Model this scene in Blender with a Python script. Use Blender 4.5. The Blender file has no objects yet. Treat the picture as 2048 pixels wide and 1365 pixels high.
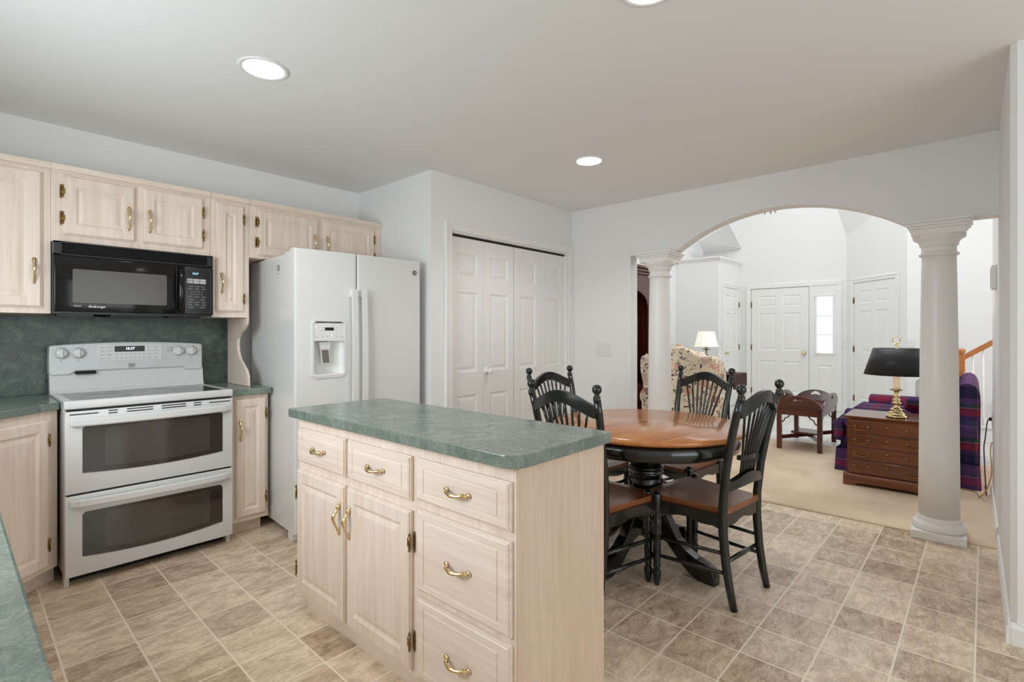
import bpy, bmesh, math, random
from mathutils import Matrix, Vector
PI = math.pi
random.seed(7)
scene = bpy.context.scene
COL = scene.collection

# ------------------------------------------------------------------ camera, world, big lights
def add_camera():
    cd = bpy.data.cameras.new('camera')
    cd.sensor_width = 36.0
    cd.lens = 36.0 * 1024.2 / 2048
    cd.shift_y = -15.5 / 2048
    cd.clip_start = 0.05
    co = bpy.data.objects.new('camera', cd)
    COL.objects.link(co)
    co.location = (0, 0, 1.26)
    co.rotation_euler = (PI / 2, 0, math.radians(41.96) - PI / 2)
    scene.camera = co
add_camera()

w = bpy.data.worlds.new('sky')
scene.world = w
w.use_nodes = True
w.node_tree.nodes['Background'].inputs[0].default_value = (0.93, 0.97, 1.0, 1)
w.node_tree.nodes['Background'].inputs[1].default_value = 1.35

def area(name, loc, rot, sx, sy, power, color=(1, 1, 1), spread=PI):
    ld = bpy.data.lights.new(name, 'AREA')
    ld.shape = 'RECTANGLE'; ld.size = sx; ld.size_y = sy
    ld.energy = power; ld.color = color; ld.spread = spread
    lo = bpy.data.objects.new(name, ld)
    COL.objects.link(lo)
    lo.location = loc; lo.rotation_euler = rot
    return lo
# daylight through the kitchen windows (behind and left of the camera); overhead and hall lamps without built windows
area('daylight_rear_window', (1.15, -2.58, 1.25), (PI / 2, 0, 0), 2.4, 1.9, 22, (0.84, 0.93, 1.0))
area('daylight_sink_window', (-0.57, 1.95, 1.48), (PI / 2 - 0.38, 0, -PI / 2), 1.5, 0.95, 34, (0.84, 0.93, 1.0))
area('living_overhead_fill', (6.6, 1.2, 4.95), (0, 0, 0), 3.6, 3.2, 102, (0.93, 0.97, 1.0))  # added overhead lamp stands in for high windows; none is built
area('hall_daylight_lamp', (7.0, -2.55, 2.0), (PI / 2, 0, 0), 2.2, 2.4, 36, (0.97, 0.985, 1.0))  # area lamp before the solid hall wall, which has no opening

vs = scene.view_settings
vs.view_transform = 'Standard'; vs.look = 'None'; vs.gamma = 1.0; vs.use_curve_mapping = False
vs.exposure = 0.25
try:
    scene.cycles.use_denoising = True
    scene.cycles.max_bounces = 10
    scene.cycles.diffuse_bounces = 6
    scene.cycles.sample_clamp_indirect = 6.0
    scene.cycles.caustics_reflective = False
    scene.cycles.caustics_refractive = False
except Exception:
    pass

# ------------------------------------------------------------------ materials
def hexc(r, g, b):
    f = lambda c: ((c / 255 + 0.055) / 1.055) ** 2.4 if c / 255 > 0.04045 else c / 255 / 12.92
    return (f(r), f(g), f(b), 1)

def base_mat(name, col, rough=0.5, metal=0.0, coat=0.0, spec=0.5):
    m = bpy.data.materials.new(name)
    m.use_nodes = True
    b = m.node_tree.nodes['Principled BSDF']
    b.inputs['Base Color'].default_value = col
    b.inputs['Roughness'].default_value = rough
    b.inputs['Metallic'].default_value = metal
    b.inputs['Coat Weight'].default_value = coat
    b.inputs['Coat Roughness'].default_value = 0.08
    b.inputs['Specular IOR Level'].default_value = spec
    return m

class NT:
    def __init__(s, m):
        s.t = m.node_tree; s.n = s.t.nodes; s.b = s.n['Principled BSDF']
    def add(s, typ, **kw):
        n = s.n.new(typ)
        for k, v in kw.items():
            if k.startswith('in_'):
                key = k[3:]
                n.inputs[int(key) if key.isdigit() else key.replace('_', ' ')].default_value = v
            else:
                setattr(n, k, v)
        return n
    def link(s, a, b):
        s.t.links.new(a, b)
    def coord(s, scale=(1, 1, 1), rot=(0, 0, 0), loc=(0, 0, 0), kind='Object'):
        c = s.add('ShaderNodeTexCoord'); mp = s.add('ShaderNodeMapping')
        mp.inputs['Scale'].default_value = scale; mp.inputs['Rotation'].default_value = rot; mp.inputs['Location'].default_value = loc
        s.link(c.outputs[kind], mp.inputs['Vector'])
        return mp.outputs['Vector']
    def ramp(s, fac, stops, interp='LINEAR'):
        r = s.add('ShaderNodeValToRGB')
        r.color_ramp.interpolation = interp
        e = r.color_ramp.elements
        while len(e) < len(stops): e.new(0.5)
        for i, (p, c) in enumerate(stops):
            e[i].position = p; e[i].color = c
        s.link(fac, r.inputs['Fac'])
        return r.outputs['Color']
    def mix(s, fac, a, b, mode='MIX'):
        m = s.add('ShaderNodeMix', data_type='RGBA', blend_type=mode)
        for sock, v in ((m.inputs[0], fac), (m.inputs[6], a), (m.inputs[7], b)):
            if hasattr(v, 'is_output'): s.link(v, sock)
            else: sock.default_value = v
        return m.outputs[2]
    def math(s, op, a, b=0.0, c=0.0):
        m = s.add('ShaderNodeMath', operation=op)
        for i, v in enumerate((a, b, c)):
            if hasattr(v, 'is_output'): s.link(v, m.inputs[i])
            else: m.inputs[i].default_value = v
        return m.outputs[0]
    def bump(s, height, strength=0.2, dist=0.002):
        bn = s.add('ShaderNodeBump')
        bn.inputs['Strength'].default_value = strength; bn.inputs['Distance'].default_value = dist
        s.link(height, bn.inputs['Height']); s.link(bn.outputs['Normal'], s.b.inputs['Normal'])

def wood(name, dark, light, axis='z', rough=0.45, coat=0.0, scale=1.0, spec=0.5):
    m = base_mat(name, light, rough, coat=coat, spec=spec); t = NT(m)
    long, cross = 2.2 * scale, 38.0 * scale
    sc = {'x': (long, cross, cross), 'y': (cross, long, cross), 'z': (cross, cross, long)}[axis]
    v = t.coord(sc)
    n1 = t.add('ShaderNodeTexNoise'); n1.inputs['Scale'].default_value = 1.0; n1.inputs['Detail'].default_value = 5; n1.inputs['Distortion'].default_value = 0.6
    t.link(v, n1.inputs['Vector'])
    v2 = t.coord({'x': (.9, 9, 9), 'y': (9, .9, 9), 'z': (9, 9, .9)}[axis])
    n2 = t.add('ShaderNodeTexNoise'); n2.inputs['Scale'].default_value = 0.9; n2.inputs['Detail'].default_value = 3
    t.link(v2, n2.inputs['Vector'])
    f = t.math('ADD', t.math('MULTIPLY', n1.outputs['Fac'], 0.6), t.math('MULTIPLY', n2.outputs['Fac'], 0.4))
    c = t.ramp(f, [(0.33, dark), (0.62, light)])
    t.link(c, t.b.inputs['Base Color'])
    t.bump(n1.outputs['Fac'], 0.06, 0.001)
    return m

def paint(name, col, rough=0.6, spec=0.3):
    m = base_mat(name, col, rough, spec=spec); t = NT(m)
    n = t.add('ShaderNodeTexNoise'); n.inputs['Scale'].default_value = 60; n.inputs['Detail'].default_value = 3
    t.link(t.coord(), n.inputs['Vector'])
    t.bump(n.outputs['Fac'], 0.03, 0.001)
    return m

WALL = paint('wall_paint', hexc(234, 234, 233))
CEIL = paint('ceiling_paint', hexc(233, 233, 232), 0.8, 0.1)
TRIM = paint('trim_paint', hexc(236, 235, 232), 0.35, 0.5)
OAK_V = wood('pickled_oak', hexc(214, 195, 178), hexc(232, 216, 201), 'z', 0.42)
OAK_X = wood('pickled_oak_rail', hexc(214, 195, 178), hexc(232, 216, 201), 'x', 0.42)
OAK_Y = wood('pickled_oak_front', hexc(214, 195, 178), hexc(232, 216, 201), 'y', 0.42)
BRASS = base_mat('polished_brass', hexc(232, 208, 158), 0.2, 1.0)
ABRASS = base_mat('antique_brass', hexc(140, 112, 66), 0.32, 1.0)
WHITE = base_mat('white_enamel', hexc(220, 220, 218), 0.24, coat=0.15)
RANGEW = base_mat('range_enamel', hexc(208, 208, 206), 0.24, coat=0.15)
WHITE2 = base_mat('white_plastic', hexc(226, 226, 223), 0.35)
BGLASS = base_mat('black_glass', hexc(16, 14, 14), 0.1, coat=0.0, spec=0.35)
BLACK = base_mat('black_plastic', hexc(17, 17, 18), 0.3)
BLACKM = base_mat('black_matte', hexc(10, 10, 10), 0.7)
OVENGL = base_mat('oven_glass', hexc(34, 31, 29), 0.07, coat=1.0)
OVENIN = base_mat('oven_glass_center', hexc(56, 53, 50), 0.09, coat=1.0)
MWGL = base_mat('microwave_glass', hexc(74, 69, 63), 0.2, coat=0.0)
COOKGL = base_mat('cooktop_glass', hexc(20, 20, 21), 0.1, coat=0.0)
GREY = base_mat('grey_print', hexc(120, 120, 120), 0.5)
LGREY = base_mat('light_grey', hexc(178, 178, 176), 0.45)
KEYM = base_mat('key_print', hexc(150, 148, 145), 0.5)
SATIN = base_mat('satin_metal', hexc(160, 158, 152), 0.3, 1.0)
BLK_L = base_mat('black_green_lacquer', hexc(17, 22, 19), 0.22, coat=0.4)
DARKPAINT = base_mat('black_lacquer', hexc(14, 14, 14), 0.2, coat=0.5)
TABLEW = wood('honey_table_wood', hexc(162, 96, 46), hexc(204, 134, 74), 'x', 0.22, 0.4, 0.5)
SEATW = wood('chestnut_seat_wood', hexc(108, 62, 34), hexc(150, 90, 50), 'y', 0.33, 0.15, 0.6)
MAHOG = wood('mahogany', hexc(62, 26, 15), hexc(98, 44, 24), 'y', 0.25, 0.35, 0.6)
MAHOG_Z = wood('mahogany_upright', hexc(58, 22, 15), hexc(92, 38, 24), 'z', 0.25, 0.35, 0.6)
DRESS = wood('dresser_wood', hexc(86, 42, 20), hexc(126, 68, 35), 'y', 0.24, 0.4, 0.6)
HONEY = wood('honey_oak', hexc(166, 96, 42), hexc(198, 128, 66), 'y', 0.3, 0.3)
DARKT = wood('dark_cherry', hexc(40, 14, 11), hexc(62, 24, 18), 'y', 0.45, 0.0, spec=0.15)
CREAM = base_mat('candle_cream', hexc(244, 222, 196), 0.5)
CREAM.node_tree.nodes['Principled BSDF'].inputs['Emission Color'].default_value = (1.0, 0.72, 0.46, 1)
CREAM.node_tree.nodes['Principled BSDF'].inputs['Emission Strength'].default_value = 0.25
SHADEB = base_mat('black_tole', hexc(24, 27, 31), 0.42, coat=0.0)
PORC = base_mat('white_porcelain', hexc(236, 236, 236), 0.25, coat=0.4)
CORDB = base_mat('black_rubber', hexc(20, 18, 18), 0.5)
CORDT = base_mat('tan_rubber', hexc(196, 160, 100), 0.5)
PILLOWB = base_mat('pale_blue_fabric', hexc(200, 212, 228), 0.9)

def emis(name, col, strength):
    m = base_mat(name, (0.8, 0.8, 0.8, 1), 0.5)
    b = m.node_tree.nodes['Principled BSDF']
    b.inputs['Emission Color'].default_value = col; b.inputs['Emission Strength'].default_value = strength
    return m
LENS = emis('lamp_lens', (1.0, 0.98, 0.95, 1), 9.0)
CLOCKW = emis('clock_white', (0.9, 0.95, 1, 1), 1.6)
CLOCKB = emis('clock_blue', (0.03, 0.45, 0.75, 1), 1.3)
LEDW = emis('led_white', (1, 1, 1, 1), 1.2)

def shade_mat():
    m = base_mat('lit_lampshade', hexc(240, 238, 220), 0.8)
    b = m.node_tree.nodes['Principled BSDF']
    b.inputs['Emission Color'].default_value = (1.0, 0.97, 0.82, 1); b.inputs['Emission Strength'].default_value = 0.35
    return m
SHADEW = shade_mat()

def laminate(name, a, b_, c, rough=0.25, scale=9):
    m = base_mat(name, b_, rough, coat=0.0); t = NT(m)
    v = t.coord((1, 1, 1))
    n1 = t.add('ShaderNodeTexNoise'); n1.inputs['Scale'].default_value = scale; n1.inputs['Detail'].default_value = 8; n1.inputs['Roughness'].default_value = 0.7; n1.inputs['Distortion'].default_value = 1.2
    t.link(v, n1.inputs['Vector'])
    vo = t.add('ShaderNodeTexNoise'); vo.inputs['Scale'].default_value = scale * 7; vo.inputs['Detail'].default_value = 4; vo.inputs['Distortion'].default_value = 2.5
    t.link(v, vo.inputs['Vector'])
    f = t.math('ADD', t.math('MULTIPLY', n1.outputs['Fac'], 0.6), t.math('MULTIPLY', vo.outputs['Fac'], 0.4))
    t.link(t.ramp(f, [(0.36, a), (0.5, b_), (0.63, c)]), t.b.inputs['Base Color'])
    return m
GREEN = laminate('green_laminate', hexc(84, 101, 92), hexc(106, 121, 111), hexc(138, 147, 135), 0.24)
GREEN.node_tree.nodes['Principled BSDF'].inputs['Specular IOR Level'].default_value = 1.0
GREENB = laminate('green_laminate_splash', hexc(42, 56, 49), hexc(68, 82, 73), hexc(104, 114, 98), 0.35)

def tile_mat(name, size, rot, off, c1, c2, mortar, rough, mort=0.02):
    m = base_mat(name, c1, rough); t = NT(m)
    v = t.coord((1, 1, 1), (0, 0, rot), off)
    br = t.add('ShaderNodeTexBrick')
    br.offset = 0.0; br.squash = 1.0
    br.inputs['Scale'].default_value = 1.0
    br.inputs['Brick Width'].default_value = size; br.inputs['Row Height'].default_value = size
    br.inputs['Mortar Size'].default_value = mort; br.inputs['Mortar Smooth'].default_value = 0.1
    br.inputs['Bias'].default_value = 0.0
    br.inputs['Color1'].default_value = (0, 0, 0, 1); br.inputs['Color2'].default_value = (1, 1, 1, 1); br.inputs['Mortar'].default_value = (0.5, 0.5, 0.5, 1)
    t.link(v, br.inputs['Vector'])
    n1 = t.add('ShaderNodeTexNoise'); n1.inputs['Scale'].default_value = 9; n1.inputs['Detail'].default_value = 7; n1.inputs['Roughness'].default_value = 0.65; n1.inputs['Distortion'].default_value = 0.8
    t.link(t.coord((1, 1.9, 1)), n1.inputs['Vector'])
    n2 = t.add('ShaderNodeTexNoise'); n2.inputs['Scale'].default_value = 70; n2.inputs['Detail'].default_value = 4; n2.inputs['Distortion'].default_value = 1.5
    t.link(t.coord((0.55, 1.3, 1)), n2.inputs['Vector'])
    f = t.math('ADD', t.math('ADD', t.math('MULTIPLY', n1.outputs['Fac'], 0.55), t.math('MULTIPLY', n2.outputs['Fac'], 0.3)), t.math('MULTIPLY', br.outputs['Color'], 0.15))
    col = t.ramp(f, [(0.35, c1), (0.64, c2)])
    col = t.mix(br.outputs['Fac'], col, mortar)
    t.link(col, t.b.inputs['Base Color'])
    h = t.math('SUBTRACT', n2.outputs['Fac'], t.math('MULTIPLY', br.outputs['Fac'], 0.6))
    t.bump(h, 0.35, 0.004)
    return m
TS = 0.2286
TILE = tile_mat('stone_vinyl_tile', TS, 0.0127, (-0.0406, -0.0264, 0), hexc(156, 130, 104), hexc(238, 218, 192), hexc(238, 222, 200), 0.34, 0.0036)
FOYER = tile_mat('foyer_tile', 0.33, 0, (0.1, 0.05, 0), hexc(196, 194, 190), hexc(218, 216, 212), hexc(180, 178, 174), 0.35, 0.005)

def carpet_mat():
    m = base_mat('beige_carpet', hexc(206, 184, 154), 0.95, spec=0.1); t = NT(m)
    n = t.add('ShaderNodeTexNoise'); n.inputs['Scale'].default_value = 260; n.inputs['Detail'].default_value = 3
    t.link(t.coord(), n.inputs['Vector'])
    n2 = t.add('ShaderNodeTexNoise'); n2.inputs['Scale'].default_value = 1.7; n2.inputs['Detail'].default_value = 3
    t.link(t.coord(), n2.inputs['Vector'])
    f = t.math('ADD', t.math('MULTIPLY', n.outputs['Fac'], 0.5), t.math('MULTIPLY', n2.outputs['Fac'], 0.5))
    t.link(t.ramp(f, [(0.34, hexc(196, 171, 146)), (0.64, hexc(242, 220, 196))]), t.b.inputs['Base Color'])
    t.bump(n.outputs['Fac'], 0.6, 0.006)
    return m
CARPET = carpet_mat()

def floral_mat():
    m = base_mat('floral_chintz', hexc(222, 208, 186), 0.9, spec=0.15); t = NT(m)
    v = t.coord((1, 1, 1))
    nz = t.add('ShaderNodeTexNoise'); nz.inputs['Scale'].default_value = 20; nz.inputs['Detail'].default_value = 2
    t.link(v, nz.inputs['Vector'])
    vd = t.mix(0.09, v, nz.outputs['Color'])
    vo = t.add('ShaderNodeTexVoronoi'); vo.inputs['Scale'].default_value = 9.0
    t.link(vd, vo.inputs['Vector'])
    d = vo.outputs['Distance']
    blob = t.math('LESS_THAN', d, 0.36)
    ring = t.math('LESS_THAN', t.math('ABSOLUTE', t.math('SUBTRACT', t.math('FRACT', t.math('MULTIPLY', d, 9.0)), 0.5)), 0.2)
    sep = t.add('ShaderNodeSeparateColor'); t.link(vo.outputs['Color'], sep.inputs[0])
    fl = t.ramp(sep.outputs[0], [(0.0, hexc(150, 62, 58)), (0.22, hexc(214, 140, 120)), (0.42, hexc(92, 98, 84)), (0.6, hexc(200, 170, 160)), (0.75, hexc(66, 64, 82)), (0.9, hexc(196, 120, 84))], 'CONSTANT')
    fl = t.mix(t.math('MULTIPLY', ring, 0.8), fl, hexc(226, 206, 178))
    n3 = t.add('ShaderNodeTexNoise'); n3.inputs['Scale'].default_value = 12; n3.inputs['Detail'].default_value = 1.5; n3.inputs['Distortion'].default_value = 1.4
    t.link(v, n3.inputs['Vector'])
    stem_ = t.math('LESS_THAN', t.math('ABSOLUTE', t.math('SUBTRACT', n3.outputs['Fac'], 0.5)), 0.016)
    n4 = t.add('ShaderNodeTexVoronoi'); n4.inputs['Scale'].default_value = 17
    t.link(vd, n4.inputs['Vector'])
    leaf = t.math('LESS_THAN', n4.outputs['Distance'], 0.24)
    sep4 = t.add('ShaderNodeSeparateColor'); t.link(n4.outputs['Color'], sep4.inputs[0])
    leaf = t.math('MULTIPLY', leaf, t.math('GREATER_THAN', sep4.outputs[1], 0.55))
    col = t.mix(stem_, hexc(236, 221, 198), hexc(84, 74, 66))
    col = t.mix(leaf, col, hexc(96, 92, 78))
    keep = t.math('MULTIPLY', blob, t.math('GREATER_THAN', sep.outputs[1], 0.3))
    col = t.mix(keep, col, fl)
    t.link(col, t.b.inputs['Base Color'])
    return m
FLORAL = floral_mat()

def plaid_mat():
    m = base_mat('plaid_wool', hexc(70, 40, 80), 0.85, spec=0.15); t = NT(m)
    v = t.coord((1, 1, 1))
    sp = t.add('ShaderNodeSeparateXYZ'); t.link(v, sp.inputs[0])
    def stripes(o, k, ph):
        f = t.math('FRACT', t.math('ADD', t.math('MULTIPLY', o, k), ph))
        return t.ramp(f, [(0.0, hexc(34, 36, 66)), (0.2, hexc(70, 46, 92)), (0.34, hexc(150, 36, 44)), (0.5, hexc(122, 30, 44)), (0.56, hexc(190, 150, 120)), (0.575, hexc(52, 66, 70)), (0.7, hexc(92, 62, 112)), (0.86, hexc(34, 36, 64))], 'CONSTANT')
    a = stripes(sp.outputs[0], 3.7, 0.1); b = stripes(sp.outputs[1], 3.7, 0.35); c = stripes(sp.outputs[2], 3.7, 0.2)
    col = t.mix(0.34, t.mix(0.5, a, b), c)
    col = t.mix(0.35, col, t.mix(1.0, a, c, 'LIGHTEN'))
    t.link(col, t.b.inputs['Base Color'])
    return m
PLAID = plaid_mat()

def sheer_mat():
    m = base_mat('sheer_curtain', hexc(245, 246, 248), 0.9, spec=0.1); t = NT(m)
    out = t.n['Material Output']
    tr = t.add('ShaderNodeBsdfTranslucent'); tr.inputs[0].default_value = (0.95, 0.96, 0.98, 1)
    tp = t.add('ShaderNodeBsdfTransparent')
    m1 = t.add('ShaderNodeMixShader'); m1.inputs[0].default_value = 0.55
    m2 = t.add('ShaderNodeMixShader'); m2.inputs[0].default_value = 0.4
    t.link(t.b.outputs[0], m1.inputs[1]); t.link(tr.outputs[0], m1.inputs[2])
    t.link(m1.outputs[0], m2.inputs[1]); t.link(tp.outputs[0], m2.inputs[2])
    t.link(m2.outputs[0], out.inputs['Surface'])
    return m
SHEER = sheer_mat()

def glass_mat(name='window_glass'):
    m = base_mat(name, (1, 1, 1, 1), 0.02); t = NT(m)
    out = t.n['Material Output']
    tp = t.add('ShaderNodeBsdfTransparent'); gl = t.add('ShaderNodeBsdfGlossy'); gl.inputs['Roughness'].default_value = 0.03
    mx = t.add('ShaderNodeMixShader'); mx.inputs[0].default_value = 0.06
    t.link(tp.outputs[0], mx.inputs[1]); t.link(gl.outputs[0], mx.inputs[2]); t.link(mx.outputs[0], out.inputs['Surface'])
    return m
GLASS = glass_mat()
def crystal_mat():
    m = base_mat('cut_crystal', (0.9, 0.92, 0.95, 1), 0.05)
    m.node_tree.nodes['Principled BSDF'].inputs['Transmission Weight'].default_value = 0.7
    return m
CRYSTAL = crystal_mat()

# ------------------------------------------------------------------ mesh helpers
WORLD = {}
class MB:
    """collects geometry in world space (through self.M) and builds ONE mesh object"""
    def __init__(s, M=None):
        s.v = []; s.f = []; s.M = M or Matrix.Identity(4); s.sm = []
    def put(s, verts, faces, smooth=False):
        o = len(s.v)
        s.v += [s.M @ Vector(p) for p in verts]
        s.f += [tuple(i + o for i in f) for f in faces]
        s.sm += [smooth] * len(faces)
        return s
    def bm(s, bm_, smooth=False):
        bm_.verts.index_update()
        s.put([tuple(v.co) for v in bm_.verts], [tuple(v.index for v in f.verts) for f in bm_.faces], smooth)
        bm_.free(); return s
    def box(s, x0, x1, y0, y1, z0, z1, bev=0.0, seg=2, smooth=None):
        if bev <= 0:
            return s.put([(x0, y0, z0), (x1, y0, z0), (x1, y1, z0), (x0, y1, z0), (x0, y0, z1), (x1, y0, z1), (x1, y1, z1), (x0, y1, z1)],
                         [(0, 3, 2, 1), (4, 5, 6, 7), (0, 1, 5, 4), (1, 2, 6, 5), (2, 3, 7, 6), (3, 0, 4, 7)])
        b = bmesh.new(); bmesh.ops.create_cube(b, size=1)
        for v in b.verts:
            v.co = Vector(((x0 + x1) / 2 + v.co.x * (x1 - x0), (y0 + y1) / 2 + v.co.y * (y1 - y0), (z0 + z1) / 2 + v.co.z * (z1 - z0)))
        bev = min(bev, 0.49 * min(abs(x1 - x0), abs(y1 - y0), abs(z1 - z0)))
        bmesh.ops.bevel(b, geom=list(b.edges), offset=bev, segments=seg, affect='EDGES', profile=0.5)
        return s.bm(b, seg > 2 if smooth is None else smooth)
    def prism(s, poly, axis, a, b, bev=0.0, seg=2, smooth=False):
        """poly: 2D outline; axis 'x': (y,z) extruded in x; 'y': (x,z); 'z': (x,y)"""
        P = {'x': lambda p, t: (t, p[0], p[1]), 'y': lambda p, t: (p[0], t, p[1]), 'z': lambda p, t: (p[0], p[1], t)}[axis]
        n = len(poly)
        B = bmesh.new()
        va = [B.verts.new(P(p, a)) for p in poly]; vb = [B.verts.new(P(p, b)) for p in poly]
        B.faces.new(va); B.faces.new(vb)
        for i in range(n):
            B.faces.new((va[i], va[(i + 1) % n], vb[(i + 1) % n], vb[i]))
        bmesh.ops.recalc_face_normals(B, faces=list(B.faces))
        if bev > 0:
            ed = [e for e in B.edges if (e.verts[0] in va) == (e.verts[1] in va)]
            bmesh.ops.bevel(B, geom=ed, offset=bev, segments=seg, affect='EDGES', profile=0.5)
        big = [f for f in B.faces if len(f.verts) > 4]
        if big: bmesh.ops.triangulate(B, faces=big)
        return s.bm(B, smooth)
    def lathe(s, prof, c=(0, 0, 0), n=24, smooth=True, ax='z'):
        vs_, fs = [], []
        m = len(prof)
        for i in range(n):
            a = 2 * PI * i / n
            for r, z in prof:
                p = (r * math.cos(a), r * math.sin(a), z)
                if ax == 'x': p = (p[2], p[0], p[1])
                if ax == 'y': p = (p[0], p[2], p[1])
                vs_.append((c[0] + p[0], c[1] + p[1], c[2] + p[2]))
        for i in range(n):
            j = (i + 1) % n
            for k in range(m - 1):
                q = (i * m + k, j * m + k, j * m + k + 1, i * m + k + 1)
                fs.append(q if ax != 'y' else q[::-1])
        for k, fl in ((0, True), (m - 1, False)):
            if prof[k][0] > 1e-5:
                ring = [i * m + k for i in range(n)]
                if fl: ring = ring[::-1]
                fs.append(tuple(ring))
        return s.put(vs_, fs, smooth)
    def cyl(s, c, r, h, n=24, ax='z', smooth=True):
        return s.lathe([(r, 0), (r, h)], c, n, smooth, ax)
    def ball(s, c, r, n=14, sc=(1, 1, 1)):
        b = bmesh.new(); bmesh.ops.create_uvsphere(b, u_segments=n, v_segments=max(6, n // 2 + 1), radius=r)
        for v in b.verts: v.co = Vector((v.co.x * sc[0] + c[0], v.co.y * sc[1] + c[1], v.co.z * sc[2] + c[2]))
        return s.bm(b, True)
    def tube(s, pts, rad, n=10, sq=1.0, smooth=True):
        """tube along points; rad scalar or list"""
        P = [Vector(p) for p in pts]; m = len(P)
        R = rad if isinstance(rad, (list, tuple)) else [rad] * m
        vs_, fs = [], []
        up = None
        for i in range(m):
            d = (P[min(i + 1, m - 1)] - P[max(i - 1, 0)]).normalized()
            if up is None:
                up = Vector((0, 0, 1)) if abs(d.z) < 0.9 else Vector((1, 0, 0))
            a = d.cross(up)
            if a.length < 1e-4: a = d.cross(Vector((0, 1, 0)))
            a.normalize(); b_ = a.cross(d).normalized(); up = b_
            for k in range(n):
                t = 2 * PI * k / n
                vs_.append(P[i] + a * (R[i] * math.cos(t)) + b_ * (R[i] * sq * math.sin(t)))
        for i in range(m - 1):
            for k in range(n):
                k2 = (k + 1) % n
                fs.append((i * n + k, i * n + k2, (i + 1) * n + k2, (i + 1) * n + k))
        fs.append(tuple(range(n))[::-1]); fs.append(tuple((m - 1) * n + k for k in range(n)))
        return s.put(vs_, fs, smooth)
    def sweep(s, pts, sec, side=(1, 0, 0), closed=False):
        """sweep a flat section sec=[(a,b)] (a along `side`, b along the in-plane normal) along pts"""
        P = [Vector(p) for p in pts]; m = len(P); S = Vector(side); n = len(sec)
        vs_, fs = [], []
        for i in range(m):
            d = (P[min(i + 1, m - 1)] - P[max(i - 1, 0)]).normalized()
            nn = S.cross(d).normalized()
            for a, b in sec: vs_.append(P[i] + S * a + nn * b)
        for i in range(m - 1):
            for k in range(n):
                k2 = (k + 1) % n
                fs.append((i * n + k, i * n + k2, (i + 1) * n + k2, (i + 1) * n + k))
        fs.append(tuple(range(n))[::-1]); fs.append(tuple((m - 1) * n + k for k in range(n)))
        return s.put(vs_, fs)
    def panel_slab(s, x0, x1, z0, z1, t, panels, rings, edge=None):
        """slab with its face at y=0 looking to -y, back at y=t; each panel rect gets concentric rings (inset, depth)"""
        xs = sorted({x0, x1} | {p[0] for p in panels} | {p[1] for p in panels})
        zs = sorted({z0, z1} | {p[2] for p in panels} | {p[3] for p in panels})
        edge = edge or []
        def rect(a0, a1, b0, b1, y): return [(a0, y, b0), (a1, y, b0), (a1, y, b1), (a0, y, b1)]
        # edge profile: list of (outset, y) outer loops from the face back
        loops = [(0, 0)] + list(edge) + [((edge[-1][0] if edge else 0), t)]
        vv, ff = [], []
        for o, y in loops: vv += rect(x0 - o, x1 + o, z0 - o, z1 + o, y)
        for i in range(len(loops) - 1):
            for k in range(4):
                k2 = (k + 1) % 4
                ff.append((i * 4 + k, (i + 1) * 4 + k, (i + 1) * 4 + k2, i * 4 + k2))
        b0 = (len(loops) - 1) * 4
        ff.append((b0 + 3, b0 + 2, b0 + 1, b0))
        s.put(vv, ff)
        for i in range(len(xs) - 1):
            for j in range(len(zs) - 1):
                a0, a1, c0, c1 = xs[i], xs[i + 1], zs[j], zs[j + 1]
                cx, cz = (a0 + a1) / 2, (c0 + c1) / 2
                if any(p[0] < cx < p[1] and p[2] < cz < p[3] for p in panels): continue
                s.put(rect(a0, a1, c0, c1, 0), [(0, 1, 2, 3)])
        for p in panels:
            vv, ff = rect(*p, 0), []
            for ins, dep in rings: vv += rect(p[0] + ins, p[1] - ins, p[2] + ins, p[3] - ins, dep)
            for i in range(len(rings)):
                for k in range(4):
                    k2 = (k + 1) % 4
                    ff.append((i * 4 + k, i * 4 + k2, (i + 1) * 4 + k2, (i + 1) * 4 + k))
            e = len(rings) * 4
            ff.append((e, e + 1, e + 2, e + 3))
            s.put(vv, ff)
        return s
    def build(s, name, mat, parent=None, subsurf=0):
        me = bpy.data.meshes.new(name)
        inv = WORLD[parent.name].inverted() if parent is not None and parent.name in WORLD else Matrix.Identity(4)
        me.from_pydata([inv @ v for v in s.v], [], s.f)
        me.polygons.foreach_set('use_smooth', s.sm)
        me.materials.append(mat)
        me.validate(); me.update()
        o = bpy.data.objects.new(name, me)
        COL.objects.link(o)
        if parent is not None:
            o.parent = parent
            WORLD[o.name] = WORLD[parent.name]
        else:
            WORLD[o.name] = Matrix.Identity(4)
        if subsurf:
            md = o.modifiers.new('sub', 'SUBSURF'); md.levels = subsurf; md.render_levels = subsurf
        return o

def T(x=0, y=0, z=0, rz=0):
    return Matrix.Translation((x, y, z)) @ Matrix.Rotation(rz, 4, 'Z')

def thing(name, label, cat, loc=(0, 0, 0), rz=0, group=None):
    o = bpy.data.objects.new(name, None)
    o.empty_display_size = 0.1
    COL.objects.link(o)
    o.location = loc; o.rotation_euler = (0, 0, rz)
    WORLD[o.name] = T(*loc, rz)
    o['label'] = label; o['category'] = cat
    if group: o['group'] = group
    return o
def tag(o, label, cat, group=None, kind=None):
    o['label'] = label; o['category'] = cat
    if group: o['group'] = group
    if kind: o['kind'] = kind
    return o
def struct(o):
    o['kind'] = 'structure'
    return o
def label(o, s):
    o['label'] = s
    return o
def dup(root, loc, rz, lab, group=None):
    r = root.copy(); COL.objects.link(r)
    r.location = loc; r.rotation_euler = (0, 0, rz); r['label'] = lab
    if group: r['group'] = group
    for ch in list(root.children):
        c = ch.copy(); COL.objects.link(c); c.parent = r
        for g in ch.children:
            d = g.copy(); COL.objects.link(d); d.parent = c
    return r
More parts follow.
